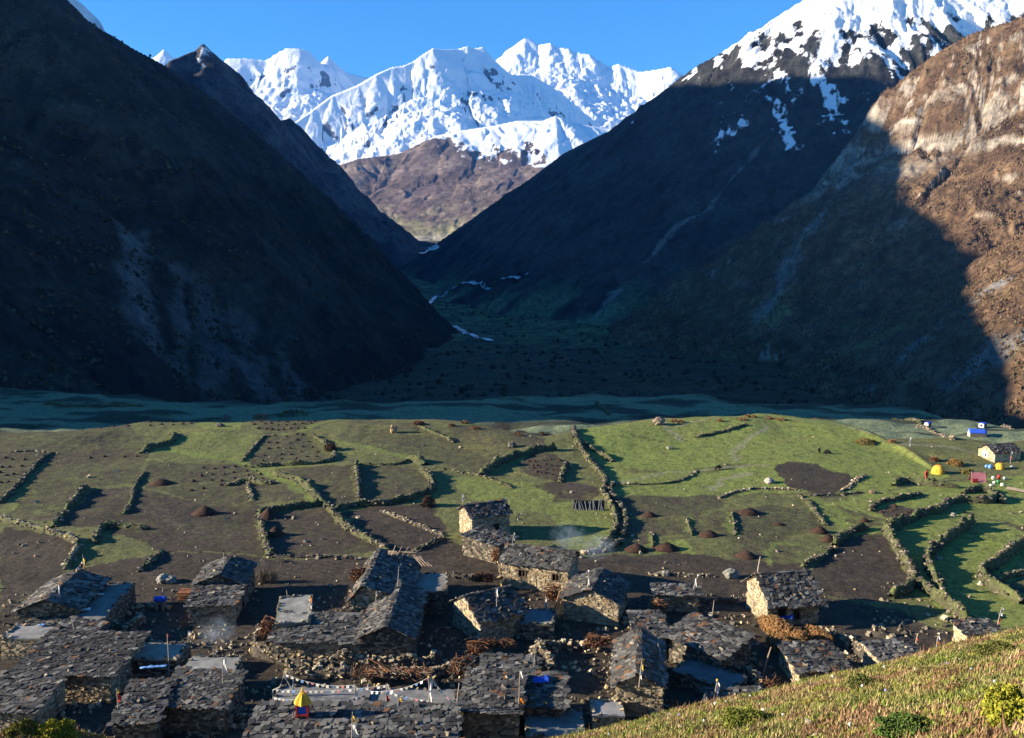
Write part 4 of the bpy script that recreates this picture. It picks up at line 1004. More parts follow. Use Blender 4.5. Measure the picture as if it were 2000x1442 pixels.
house("stone_shed", "low slate roof strewn with pale slabs, in front of the far left house", "shed", (40, 1222), (128, 1222), (150, 1192), 1.5, 0.5, 'ab', kind='shed', pal=DARKST)
house("flat_roof_house", "pale flat mud roof at the far left, in front of the slab-strewn roof", "house", (2, 1248), (84, 1250), (114, 1226), 1.7, 0, 'ab', kind='flat', group='flat mud-roofed buildings', mud=(0.22, 0.215, 0.20))
house("stone_shed", "small dark slate roof right of the pale flat roof at the far left", "shed", (96, 1242), (160, 1252), (192, 1226), 1.7, 0.35, 'ab', kind='shed', pal=DARKST)
house(H_, "small central house with a bright left gable and a dark front", "house", (880, 1177), (937, 1213), (1018, 1194), 2.1, 1.25, 'bc', pal=STONE, single=True)
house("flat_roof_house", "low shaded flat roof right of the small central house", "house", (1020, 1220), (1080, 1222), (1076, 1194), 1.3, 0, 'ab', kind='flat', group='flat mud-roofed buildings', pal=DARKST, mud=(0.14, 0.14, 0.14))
house(H_, "house with a golden lit front wall and a dark blue right roof slope", "house", (1098, 1172), (1206, 1180), (1224, 1140), 2.0, 1.0, 'bc', pal=STONE[:3] + STONE[4:], single=True, holes=[('front', 4.3, 0.6, 0.35, 0.5)])
house(H_, "low flat-roofed slate house with a bright left end, before the ploughed field", "house", (1362, 1164), (1281, 1162), (1258, 1147), 1.5, 0.2, 'ab', kind='shed')
house(H_, "large house with tall bright gable and dark slate roof, standing apart at the right", "house", (1598, 1164), (1500, 1170), (1455, 1136), 2.5, 1.35, 'ab', single=True, pal=STONE[:3] + STONE[4:], holes=[('front', 0.9, 0.0, 0.8, 1.6), ('front', 2.4, 0.5, 0.6, 0.9)], over=0.8)
house(H_, "house with ridge pointing at the viewer, below the golden house, one slope lit", "house", (1203, 1338), (1293, 1343), (1289, 1258), 2.3, 0.95, 'bc', single=True, pal=STONE, holes=[('front', 3.0, 0.0, 0.6, 1.3)])
house(H_, "long slate roof slanting down to the right behind the lit diagonal wall", "house", (1298, 1242), (1406, 1286), (1440, 1248), 1.8, 0.6, 'ab', kind='shed', pal=DARKST, single=True)
house("stone_shed", "dark mossy slate roof left of the slanting long roof", "shed", (1245, 1246), (1299, 1246), (1306, 1208), 1.8, 0.5, 'ab', kind='shed', pal=DARKST)
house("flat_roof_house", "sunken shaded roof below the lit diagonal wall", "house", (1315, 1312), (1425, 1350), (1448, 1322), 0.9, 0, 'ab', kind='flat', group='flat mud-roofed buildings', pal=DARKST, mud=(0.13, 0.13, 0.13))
house(H_, "left of the paired slate roofs at the bottom centre, with a bright edge", "house", (905, 1388), (1010, 1393), (1014, 1338), 2.0, 0.9, 'ab', kind='shed', single=True, pal=STONE)
house(H_, "right and lower of the paired slate roofs at the bottom centre", "house", (1018, 1378), (1096, 1382), (1094, 1338), 1.7, 0.7, 'ab', kind='shed', single=True, pal=DARKST)
house("stone_shed", "small slate shed roof behind the paired roofs, under the brushwood fence", "shed", (942, 1322), (1040, 1324), (1046, 1292), 1.2, 0.3, 'ab', kind='shed', pal=STONE)
house(H_, "wide slate roof across the bottom of the picture, below the little shrine", "house", (470, 1474), (882, 1476), (890, 1400), 2.3, 0.75, 'ab', kind='shed', single=True, pal=DARKST, course=0.42, wid=0.56)
house("flat_roof_house", "left half of the flag-strung terrace behind the shrine", "house", (525, 1388), (708, 1390), (712, 1346), 2.4, 0, 'ab', kind='flat', group='flat mud-roofed buildings', pal=DARKST, mud=(0.17, 0.165, 0.155))
house("flat_roof_house", "right half of the flag-strung terrace, up to the prayer pole", "house", (714, 1388), (884, 1392), (888, 1352), 2.2, 0, 'ab', kind='flat', group='flat mud-roofed buildings', pal=DARKST, mud=(0.17, 0.165, 0.155))
house(H_, "slate roof of pale broken stones above the low stone row at the bottom left", "house", (308, 1380), (436, 1384), (447, 1332), 1.9, 0.7, 'ab', kind='shed', single=True, pal=DARKST)
house("flat_roof_house", "small lit mud roof in the left yard, crossed by a thin pole", "house", (252, 1290), (345, 1290), (366, 1260), 1.6, 0, 'ab', kind='flat', group='flat mud-roofed buildings', mud=(0.24, 0.225, 0.19), pal=DARKST)
house("flat_roof_house", "half lit mud roof with a clump of moss, above the broken-stone roof", "house", (350, 1322), (448, 1322), (455, 1286), 1.9, 0, 'ab', kind='flat', group='flat mud-roofed buildings', mud=(0.22, 0.215, 0.195), pal=DARKST)
house(H_, "broad pale slate roof in the bottom left corner", "house", (25, 1318), (215, 1322), (232, 1258), 1.9, 0.8, 'ab', kind='shed', single=True, pal=STONE)
house(H_, "dark slate roof right of the corner roof, beside the red flag", "house", (222, 1416), (302, 1412), (312, 1350), 1.8, 0.7, 'ab', kind='shed', single=True, pal=DARKST)
house(H_, "stone house with a lit wall at the extreme bottom left", "house", (-60, 1386), (60, 1392), (80, 1338), 1.7, 0.7, 'ab', kind='shed', single=True, pal=STONE)
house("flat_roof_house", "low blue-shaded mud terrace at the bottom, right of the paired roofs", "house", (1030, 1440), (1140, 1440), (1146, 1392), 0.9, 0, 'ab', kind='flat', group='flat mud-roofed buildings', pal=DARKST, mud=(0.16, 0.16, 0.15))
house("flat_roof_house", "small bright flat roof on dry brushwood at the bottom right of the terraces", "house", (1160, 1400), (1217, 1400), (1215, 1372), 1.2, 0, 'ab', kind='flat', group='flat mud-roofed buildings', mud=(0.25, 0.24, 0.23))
house("stone_shed", "rounded shed roof of grey slates below the hay stacks", "shed", (1562, 1314), (1656, 1310), (1640, 1266), 1.3, 0.45, 'ab', kind='shed', single=True)
house("stone_shed", "right-hand small shed with one lit stone end, half behind the grassy slope", "shed", (1728, 1298), (1802, 1290), (1800, 1258), 1.2, 0.45, 'ab', kind='shed')
house("stone_shed", "narrow slate roof lying along the grassy slope beside the dead tree stump", "shed", (1385, 1374), (1490, 1372), (1498, 1352), 1.2, 0.2, 'ab', kind='shed', pal=DARKST)
house("stone_shed", "bright stone shed at the right, peeping over the grassy slope by the last pole", "shed", (1950, 1238), (1888, 1240), (1884, 1222), 1.3, 0.3, 'ab', kind='shed', pal=[STONE[4], STONE[2]])
house("camp_hut", "long dark-roofed hut with a bright gable, above the small yellow tent", "hut", (1992, 888), (1943, 890), (1917, 880), 1.25, 0.9, 'ab', group='huts by the camp', pal=[STONE[4], STONE[2]])
# ================================================================== GRASSY SLOPE UNDER THE CAMERA
def hill_z(x, y):
    x = np.asarray(x, float); y = np.asarray(y, float)
    ye = 25.5 + 0.9 * fbm(x / 5, x * 0 + 2.0, 3)
    z = 29.75 - 0.5 * np.minimum(y, ye) + 0.25 * x - 0.95 * np.maximum(y - ye, 0)
    z = z + 0.16 * fbm(x / 3.0, y / 3.0, 4) * np.clip(y / 12, 0, 1)
    z = z + 4.0 * np.exp(-(((x + 12.6) / 4.9) ** 2 + ((y - 20.5) / 4.5) ** 2))
    return z
X, Y = np.meshgrid(np.concatenate([np.linspace(-60, -19, 30), np.linspace(-18, 26, 260), np.linspace(27, 70, 30)]), np.concatenate([np.linspace(-10, 5, 12), np.linspace(5.5, 33, 170), np.linspace(34, 62, 40)]))
Z = hill_z(X, Y)
nz = fbm(X / 2.4, Y / 2.4, 4, 0.6); nz2 = fbm(X / 0.7, Y / 0.7, 3, 0.6)
def heath(nz, nz2):
    c = mixc((0.17, 0.105, 0.050), (0.115, 0.115, 0.036), sstep(-0.25, 0.2, nz))
    c = mixc(c, (0.20, 0.15, 0.075), sstep(0.1, 0.5, nz2) * 0.7)
    return mixc(c, (0.06, 0.065, 0.022), sstep(0.25, 0.55, nz) * 0.7)
m_heath = attr_mat("heath_turf", 9.0, (0.8, 0.05), 0.55, 1.4)
hill("hillside_ground", X, Y, Z, heath(nz, nz2) * 0.75, m_heath)
m_blade = attr_mat("dry_grass", 6.0, (0.2, 0.02), 0.8, 1.2)
def tufts(n, x0, x1, y0, y1, hmin, hmax, per, palette, name, maskf=None, wid=0.012):
    x = rng.uniform(x0, x1, n); y = rng.uniform(y0, y1, n)
    if maskf is not None: k = maskf(x, y); x, y = x[k], y[k]
    n = len(x); z = hill_z(x, y)
    nz = fbm(x / 2.4, y / 2.4, 4, 0.6); nz2 = fbm(x / 0.7, y / 0.7, 3, 0.6)
    base = palette(nz, nz2, n)
    V = []; Cc = []
    for k in range(per):
        a = rng.uniform(0, 2 * np.pi, n); lean = rng.uniform(0.1, 0.9, n); h = rng.uniform(hmin, hmax, n)
        bx, by = x + rng.normal(0, 0.035, n), y + rng.normal(0, 0.035, n)
        w = wid * rng.uniform(0.7, 1.6, n); pa = a + np.pi / 2
        p0 = np.c_[bx + np.cos(pa) * w, by + np.sin(pa) * w, z - 0.02]; p1 = np.c_[bx - np.cos(pa) * w, by - np.sin(pa) * w, z - 0.02]
        p2 = np.c_[bx + np.cos(a) * lean * h, by + np.sin(a) * lean * h, z + h]
        V.append(np.stack([p0, p1, p2], 1).reshape(-1, 3)); Cc.append(np.repeat(base * rng.uniform(0.6, 1.5, (n, 1)), 3, 0))
    V = np.concatenate(V); me = mesh_np(name, V, np.arange(len(V)).reshape(-1, 3), m_blade, attrs={'Col': np.concatenate(Cc)})
    return link(name, me, kind='stuff')
def pal_heath(nz, nz2, n):
    c = mixc((0.20, 0.115, 0.060), (0.165, 0.175, 0.045), sstep(-0.30, 0.05, nz + 0.6 * nz2))
    c = mixc(c, (0.34, 0.25, 0.12), (rng.random(n) < 0.28) * 0.9)
    return mixc(c, (0.09, 0.12, 0.025), sstep(0.2, 0.5, nz) * (rng.random(n) < 0.7))
vis = lambda x, y: (np.abs(x / y) < 0.68) & (y < 30) & ((x > -1.5 + 0.0 * y) | (x < -6))
tufts(170000, -18, 22, 7, 30, 0.03, 0.10, 3, pal_heath, "heath_grass", vis)
tufts(7000, -18, 22, 7, 30, 0.12, 0.24, 3, lambda a, b_, n: pick([(0.27, 0.17, 0.10), (0.34, 0.25, 0.14), (0.24, 0.13, 0.07)], n), "tall_dry_grass", lambda x, y: vis(x, y) & (fbm(x / 2.4, y / 2.4, 4, 0.6) < 0.05), 0.008)
tufts(42000, -18, 22, 7, 30, 0.04, 0.10, 4, lambda a, b_, n: pick([(0.13, 0.17, 0.025), (0.19, 0.21, 0.03), (0.08, 0.12, 0.02)], n), "moss_cushions", lambda x, y: vis(x, y) & (fbm(x / 1.5 + 20, y / 0.8, 3, 0.6) > 0.10), 0.022)
# low heath clumps that break up the turf
m_leaf = attr_mat("leaf", 8.0, (0.2, 0.02), 0.75, 1.25)
n = 330; x = rng.uniform(-16, 20, n); y = rng.uniform(7.5, 26, n); kk = vis(x, y); x, y = x[kk], y[kk]; V = []; Cc = []
PALS = [(0.20, 0.11, 0.055), (0.15, 0.15, 0.035), (0.08, 0.10, 0.022), (0.21, 0.20, 0.03), (0.12, 0.075, 0.04), (0.055, 0.065, 0.022)]
for a, b_ in zip(x, y):
    m_ = 330; r = rng.uniform(0.10, 0.42); h = r * rng.uniform(0.35, 0.8); d = rng.normal(0, 1, (m_, 3)); d /= np.linalg.norm(d, axis=1, keepdims=True); d[:, 2] = np.abs(d[:, 2])
    q = d * (rng.uniform(0.5, 1, (m_, 1)) * (1 + 0.5 * perlin(d[:, 0] * 2 + a, d[:, 1] * 2 + b_))[:, None]) * (r, r * 0.8, h); q[:, :2] += (a, b_); q[:, 2] += hill_z(q[:, 0], q[:, 1]) - 0.02
    t = rng.normal(0, 1, (m_, 3, 3)) * 0.016; V.append((q[:, None] + t).reshape(-1, 3)); Cc.append(np.repeat(pick([PALS[int(rng.integers(6))]], m_, var=0.35), 3, 0))
V = np.concatenate(V); link("heath_clumps", mesh_np("heath_clumps", V, np.arange(len(V)).reshape(-1, 3), m_leaf, attrs={'Col': np.concatenate(Cc)}), kind='stuff')
n = 130; x = rng.uniform(-15, 20, n); y = rng.uniform(7.5, 26, n); kk = vis(x, y); x, y = x[kk], y[kk]; n = len(x)
B = Blocks(); B.add(np.c_[x, y, hill_z(x, y) + 0.01], rot_axes(n, 1.0), rng.uniform(0.02, 0.06, (n, 1)) * rng.uniform(0.6, 1.3, (n, 3)), pick(STONE, n, var=0.3), 0.3); B.build("slope_stones", m_stone, kind='stuff')
# small white and violet flowers in the turf
n = 200; x = rng.uniform(-15, 20, n); y = rng.uniform(7.5, 27, n); k = vis(x, y); x, y = x[k], y[k]; n = len(x)
B = Blocks(); B.add(np.c_[x, y, hill_z(x, y) + rng.uniform(0.06, 0.13, n)], rot_axes(n, 1.2), rng.uniform(0.012, 0.028, (n, 3)), pick([(0.75, 0.74, 0.68), (0.75, 0.74, 0.68), (0.26, 0.22, 0.55), (0.40, 0.50, 0.42)], n), 0.3)
B.build("meadow_flowers", m_blade, kind='stuff')
def bush(name, label, x, y, z, r, h, n, pal, cat='bush', group=None, leaf=0.035, zf=None, parts=True):
    o = thing(name, (x, y, z), label, cat, group)
    d = rng.normal(0, 1, (n, 3)); d /= np.linalg.norm(d, axis=1, keepdims=True); d[:, 2] = np.abs(d[:, 2])
    rad = rng.uniform(0.55, 1.0, n) ** 0.6
    lob = 1 + 0.32 * perlin(d[:, 0] * 2.2 + x * 3, d[:, 1] * 2.2 + d[:, 2] * 2) * 1.6
    P = d * (rad * lob)[:, None] * np.array([r, r, h])
    a = rot_axes(n, 3.1) ; s = leaf * rng.uniform(0.6, 1.5, n)
    q = np.array([(-1, -0.5, 0), (1, -0.5, 0), (0, 1.2, 0)])
    V = P[:, None] + np.einsum('jk,nkl->njl', q, a) * s[:, None, None]
    c = np.repeat(pick(pal, n, var=0.3), 3, 0)
    link("foliage", mesh_np("foliage", V.reshape(-1, 3), np.arange(3 * n).reshape(-1, 3), m_leaf, attrs={'Col': c}), o)
    if parts:
        B = Blocks()
        for k in range(5):
            e = d[k] * np.array([r, r, h]) * 0.7; B.tube([(0, 0, -0.05), tuple(e * 0.5 + np.array([0, 0, 0.05 * h])), tuple(e)], [0.03 * r + 0.01, 0.02 * r + 0.008, 0.006], (0.10, 0.075, 0.05), 5)
        B.build("stem", m_wood, o)
    return o
def on_hill(px, py):
    d = ray(px, py); d = d / d.y; ys = np.linspace(5, 40, 3000)
    k = int(np.argmax(CAMZ + d.z * ys < hill_z(d.x * ys, ys))); y = ys[k]
    return d.x * y, y, float(hill_z(d.x * y, y))
YG = [(0.20, 0.20, 0.018), (0.28, 0.26, 0.025), (0.14, 0.15, 0.018)]
for (px, py, r, h, lab, pal) in ((1985, 1405, 0.42, 0.42, "bright yellow-green bush at the right edge of the grassy slope", YG), (1700, 1340, 0.5, 0.16, "low dark green cushion bush near the crest of the slope, below the right sheds", [(0.06, 0.075, 0.02), (0.10, 0.11, 0.025)]),
        (1465, 1412, 0.6, 0.14, "flat olive bush in the lower left of the right-hand slope", [(0.10, 0.12, 0.02), (0.14, 0.15, 0.02)]), (1955, 1275, 0.6, 0.18, "dark olive bush near the top right of the slope", [(0.07, 0.08, 0.02), (0.11, 0.11, 0.025)]), (1790, 1432, 0.5, 0.13, "green cushion bush at the bottom edge of the slope", [(0.08, 0.13, 0.02), (0.05, 0.08, 0.02)]),
        (40, 1432, 0.4, 0.3, "tawny green bush at the bottom left corner", [(0.20, 0.17, 0.03), (0.12, 0.12, 0.025)]), (105, 1440, 0.5, 0.35, "yellow tufted bush right of the corner bush", YG)):
    x, y, z = on_hill(px, py); bush("low_bush", lab, x, y, z - 0.03, r, h, 5200, pal, leaf=0.02)
# ================================================================== POLES, FLAGS, PILES AND THE CAMP
def sc_at(y_world): return F / y_world
def flag_strip(par, x, z0, z1, w, mat, seed=0, name="flag"):
    """a narrow prayer flag tied along its pole, rippling"""
    n = 9; zz = np.linspace(z0, z1, n); V = []
    for k, z in enumerate(zz):
        t = k / (n - 1)
        V += [(0.02, 0.0, z), (0.02 + w * 0.5, 0.06 * math.sin(4 * t + seed), z - 0.02), (0.02 + w * (0.8 + 0.2 * math.sin(5 * t + seed)), 0.10 * math.sin(5 * t + 1 + seed), z - 0.04)]
    me = mesh_np(name, np.array(V), grid_faces(n, 3), mat)
    f = link(name, me, par); return f
def pole(label, base, top, zb=0.0, flags=(), tip=None, r=0.035, col=(0.36, 0.31, 0.25), lean=None, name="prayer_pole", cat="pole"):
    """a pole measured by its foot and its tip in the photograph; zb is the height of what it stands on"""
    g = gz(*tuple(at_z(*base, zb))[:2]); p = at_z(base[0], base[1], zb + g)
    s = sc_at(p.y); d = top[0] - base[0]
    h = (base[1] - top[1]) / s / 0.93
    o = thing(name, tuple(p), label, cat, 'poles standing about the village')
    dx = d / s; B = Blocks()
    B.tube([(0, 0, -0.5), (dx * 0.5 + 0.01, 0.02, h * 0.5), (dx, 0, h)], [r, r * 0.9, r * 0.6], col, 6)
    B.build("shaft", m_wood, o)
    for (t0, t1, w, m) in flags:
        f = flag_strip(o, 0, 0, (t1 - t0) * h, w, m, base[0]); f.location = (dx * (t0 + t1) / 2, 0, t0 * h)
    if tip is not None:
        v, f3 = lump(base[0], 1, 0.2); tm = link("finial", mesh_np("finial", v * 0.09 + np.array([dx, 0, h]), f3, tip), o)
    return o
W_, Y_, O_, R_, B_ = m_white, m_yellow, m_orange, m_red, m_blue
pole("white-flagged pole on the left of the upper house's ridge", (904, 988), (902, 966), 3.4, ((0.4, 1.0, 0.16, W_),))
pole("pale pole leaning out past the right end of the upper house", (1006, 1012), (1020, 1002), 2.0, (), None, 0.06)
pole("whitish pole at the left corner of the two-windowed house", (998, 1070), (1005, 1040), 1.8, ((0.5, 1.0, 0.12, W_),))
pole("white pole rising from the small central house's ridge", (970, 1174), (969, 1148), 3.2, ((0.3, 1.0, 0.16, W_),))
pole("yellow-tipped pole behind the small central house", (977, 1160), (978, 1136), 1.5, ((0.5, 1.0, 0.14, Y_),))
pole("pole with a hanging white cloth before the stick bundle", (1064, 1190), (1066, 1160), 0.6, ((0.0, 0.75, 0.24, W_),))
pole("white-balled pole on the golden house's ridge", (1147, 1152), (1150, 1115), 3.0, ((0.3, 0.8, 0.1, W_),), W_)
pole("short pole with a red rag behind the golden house", (1200, 1158), (1198, 1140), 1.6, ((0.4, 1.0, 0.22, R_),))
pole("leaning whitish pole on the low slate house with the bright end", (1352, 1153), (1363, 1124), 1.7, ((0.1, 0.8, 0.14, W_),), W_)
pole("bare grey pole in the dark yard of the large gabled house", (1391, 1202), (1394, 1172), 0.2)
pole("stout pole at the ridge of the large gabled house", (1478, 1122), (1484, 1087), 3.6, (), None, 0.06)
pole("long leaning beam propped in the shaded yard", (1487, 1322), (1505, 1262), 0.0, (), None, 0.08, (0.22, 0.16, 0.11))
pole("white post behind the ridge-forward house", (1289, 1295), (1284, 1256), 1.8, ((0.1, 0.8, 0.14, W_),))
pole("striped yellow and red pole on the ridge-forward house", (1248, 1330), (1254, 1285), 3.0, ((0.5, 1.0, 0.16, Y_), (0.1, 0.45, 0.16, W_)))
pole("white-flagged pole by the dead stump on the grassy edge", (1394, 1366), (1400, 1327), 1.3, ((0.3, 0.9, 0.28, W_),), Y_)
pole("last pole on the right, banded red and white above the grass", (1946, 1226), (1955, 1183), 1.4, ((0.55, 0.9, 0.2, W_), (0.2, 0.45, 0.2, R_)))
pole("short white and orange pole before the grassy slope", (1829, 1260), (1831, 1241), 0.3, ((0.4, 1.0, 0.2, W_), (0.0, 0.35, 0.2, O_)))
pole("thin red pole beyond the right-hand shed", (1788, 1252), (1793, 1236), 1.4, ((0.1, 0.6, 0.1, R_),))
pole("lone white pole on the bright green field", (1777, 873), (1776, 855), 0.0, ((0.1, 1.0, 0.14, W_),))
pole("tall white streamer pole with a yellow top on the flag-strung terrace", (838, 1384), (838, 1320), 2.4, ((0.02, 0.88, 0.26, W_),), Y_)
pole("crooked pole with a white cloth in the middle of the terrace", (690, 1382), (695, 1336), 2.4, ((0.35, 0.95, 0.2, W_),))
pole("red and white pole on the flag-strung terrace", (754, 1370), (756, 1335), 2.4, ((0.4, 1.0, 0.2, W_), (0.0, 0.35, 0.24, R_)))
pole("short yellow-flagged pole on the flag-strung terrace", (780, 1386), (778, 1361), 2.4, ((0.2, 0.95, 0.32, Y_),))
pole("pole with pale and yellow rags on the wide bottom roof", (686, 1440), (690, 1388), 2.8, ((0.0, 0.5, 0.45, W_), (0.6, 0.85, 0.22, Y_)))
pole("white-tipped pole with an orange flag between the paired roofs", (1013, 1378), (1015, 1308), 2.2, ((0.75, 1.0, 0.24, W_), (0.02, 0.22, 0.40, O_)))
pole("bare pole behind the paired roofs", (1040, 1335), (1045, 1272), 0.2)
pole("small white rag stake on the blue-shaded bottom terrace", (1097, 1394), (1098, 1378), 1.0, ((0.2, 1.0, 0.26, W_),))
pole("tall pole with a fluttering white flag at the lower left", (435, 1394), (439, 1280), 0.3, ((0.73, 0.97, 0.36, W_),))
pole("thin pole before the small lit mud roof", (330, 1308), (330, 1236), 1.0, ((0.9, 1.0, 0.08, R_),))
pole("red and white flagged pole at the corner roof, bottom left", (231, 1412), (232, 1342), 1.2, ((0.62, 0.85, 0.26, R_), (0.88, 0.98, 0.2, Y_), (0.0, 0.18, 0.22, W_)))
pole("twisted pole on the small dark slate roof at the left", (147, 1248), (142, 1203), 1.9)
pole("square post at the shaded yard on the left", (192, 1252), (191, 1228), 0.8, (), None, 0.09)
pole("flag pole at the top corner of the far left house", (165, 1124), (164, 1083), 2.7, ((0.3, 0.75, 0.2, Y_),))
pole("pale cloth-wound pole low on the far left house's lit slope", (114, 1172), (117, 1136), 2.8, ((0.1, 0.8, 0.16, W_),))
pole("knobbed pole on the ridge of the left two-slope house", (438, 1112), (438, 1077), 3.0, (), m_wood)
pole("short post on the dark yard wall at the left", (319, 1162), (318, 1147), 1.0, (), None, 0.05)
pole("white-topped stake by the small lit mud roof", (367, 1252), (369, 1232), 1.0, ((0.4, 1.0, 0.2, W_),))
pole("orange and white pole at the corner of the lit square mud roof", (606, 1196), (607, 1163), 2.4, ((0.55, 1.0, 0.16, O_), (0.15, 0.5, 0.16, W_)))
pole("thin stick behind the lit square mud roof", (561, 1166), (560, 1152), 2.2)
pole("pale pole lying up the ridge of the tall double house", (776, 1142), (780, 1106), 3.6)
pole("white-tipped stick on the slate slope of the double house", (734, 1166), (735, 1154), 3.0, ((0.2, 1.0, 0.12, W_),))
pole("red-banded pole in front of the long dark camp hut", (1973, 905), (1974, 883), 0.0, ((0.7, 1.0, 0.22, m_tin), (0.2, 0.6, 0.14, R_)))

# strings of prayer flags over the terrace, and the ones at the far left house
def flag_string(label, a, b, za, zb, sag, n, pal):
    A, Bp = at_z(*a, za), at_z(*b, zb); L = (Bp - A).length
    o = thing("prayer_flag_string", tuple(A), label, "prayer flags", "prayer flag strings")
    t = np.linspace(0, 1, 18); P = np.array([(Bp - A) * k for k in t]); P[:, 2] -= sag * 4 * t * (1 - t)
    C = Blocks(); C.tube(P, 0.012, (0.5, 0.48, 0.45), 4); C.build("cord", m_wood, o)
    for k in range(n):
        tt = (k + 0.5) / n; q = np.array((Bp - A) * tt); q[2] -= sag * 4 * tt * (1 - tt); dr = np.array((Bp - A)) / L
        w, h = 0.10, 0.16; sw = rng.uniform(-0.07, 0.07)
        v = [q - dr * w, q + dr * w, q + dr * w * 0.9 + np.array([0, sw, -h]), q - dr * w * 0.9 + np.array([0, sw * 1.3, -h])]
        link("flag", mesh_np("flag", np.array(v), np.array([[0, 1, 2, 3]]), pal[k % len(pal)]), o)
PL = [m_white, m_white, m_cream, m_skyblue, m_white, m_pink]
flag_string("upper line of faded flags from the forked pole to the terrace middle", (556, 1316), (694, 1338), 4.6, 4.4, 0.35, 14, PL)
flag_string("second line of faded flags across the back of the terrace", (536, 1346), (756, 1338), 3.0, 4.0, 0.25, 20, PL)
flag_string("low line of faded flags running behind the shrine", (534, 1362), (580, 1366), 3.0, 3.2, 0.08, 6, PL)
flag_string("line of faded flags from the shrine to the terrace middle", (608, 1374), (714, 1357), 3.2, 3.4, 0.2, 12, PL)
flag_string("line of faded flags rising to the yellow-topped streamer pole", (722, 1350), (838, 1323), 3.0, 4.9, 0.35, 12, PL)
flag_string("line of faded flags falling from the yellow-topped pole to the right", (840, 1323), (890, 1376), 4.9, 3.0, 0.1, 8, PL)
flag_string("long flat line of faded flags at the front of the terrace", (758, 1352), (890, 1374), 3.2, 3.0, 0.15, 13, PL)
flag_string("string of yellow, white and red flags down the far left house's roof", (165, 1088), (140, 1122), 5.2, 3.0, 0.15, 7, [m_yellow, m_white, m_red, m_blue])

# bleached forked pole at the left of the terrace
def branchy(name, label, base, zb, arms, col, cat, group=None, r=0.06):
    p = at_z(*base, zb); o = thing(name, tuple(p), label, cat, group); s = sc_at(p.y)
    for pts in arms:
        B = Blocks(); Q = [((x - base[0]) / s, dy, (base[1] - y) / s / 0.93 - 0.05) for x, y, dy in pts]
        B.tube(Q, np.linspace(r, r * 0.5, len(Q)), col, 6); B.build("branch", m_wood, o)
    return o
branchy("forked_pole", "bleached forked branch standing at the left end of the terrace", (536, 1364), 2.4, [[(533, 1366, 0), (534, 1346, 0), (548, 1340, 0), (557, 1316, 0)], [(557, 1317, 0), (566, 1334, 0.1), (577, 1358, 0.2)], [(575, 1328, 0.1), (575, 1346, 0.1), (574, 1362, 0.1)]], (0.42, 0.40, 0.37), "pole")
branchy("forked_pole", "grey forked branch bracing the flags at the right end of the terrace", (888, 1402), 1.6, [[(886, 1410, 0), (892, 1376, 0), (898, 1330, 0)], [(865, 1398, 0.2), (878, 1386, 0.1), (892, 1376, 0)]], (0.36, 0.34, 0.32), "pole")
branchy("dead_stump", "weathered grey stump with twisted roots on the edge of the grassy slope", (1375, 1396), 0.4, [[(1360, 1398, 0), (1370, 1376, 0.1), (1378, 1352, 0)], [(1384, 1396, 0.1), (1380, 1376, 0), (1374, 1360, 0)], [(1375, 1394, -0.3), (1377, 1378, -0.1), (1380, 1358, 0)]], (0.27, 0.24, 0.21), "stump", None, 0.14)

# the little shrine with its yellow cloth roof
p = at_z(590, 1397, 3.2); SH = thing("shrine", tuple(p), "tiny shrine with a yellow peaked roof and a blue front, on the flag-strung terrace", "shrine"); SH.scale = (0.8, 0.8, 0.8)
w, hb = 0.50, 0.85
B = Blocks(); B.add([(0, 0.35, hb / 2 - 0.1)], np.eye(3), (w * 0.86, 0.34, hb / 2 + 0.1), (0.16, 0.07, 0.05)); B.build("body", m_wood, SH)
B = Blocks(); B.add([(0, 0.0, hb / 2 - 0.02)], np.eye(3), (w * 0.66, 0.025, hb / 2 - 0.12), (1, 1, 1)); B.build("front_panel", m_blue, SH)
for sx in (-1, 1):
    B = Blocks(); B.add([(sx * w * 0.86, -0.01, hb / 2 - 0.1)], np.eye(3), (0.075, 0.06, hb / 2 + 0.12), (1, 1, 1)); B.build("post", m_red, SH)
for zz, nm in ((0.02, "sill"), (hb - 0.06, "lintel")):
    B = Blocks(); B.add([(0, -0.02, zz)], np.eye(3), (w * 0.80, 0.055, 0.05), (1, 1, 1)); B.build(nm, m_red, SH)
V = []; rings = [(0.66, hb - 0.02), (0.62, hb + 0.10), (0.48, hb + 0.42), (0.22, hb + 0.80), (0.06, hb + 0.98)]
for rr, zz in rings:
    for k in range(16):
        a = 2 * np.pi * k / 16; q = 1 + 0.10 * math.cos(4 * a) ** 2 + 0.05 * math.sin(7 * a)
        V.append((rr * q * math.cos(a), 0.35 + rr * q * 0.8 * math.sin(a), zz + 0.03 * math.sin(5 * a)))
i = np.arange(len(V)).reshape(-1, 16); fr = np.stack([i[:-1], np.roll(i[:-1], -1, 1), np.roll(i[1:], -1, 1), i[1:]], -1).reshape(-1, 4)
rf = link("roof", mesh_np("roof", np.array(V), fr, m_yellow), SH)
B = Blocks(); B.tube([(0, 0.35, hb + 0.92), (0, 0.35, hb + 1.1), (0, 0.35, hb + 1.22), (0, 0.35, hb + 1.42)], [0.05, 0.10, 0.04, 0.015], (1, 1, 1), 8); B.build("finial", m_yellow, rf)

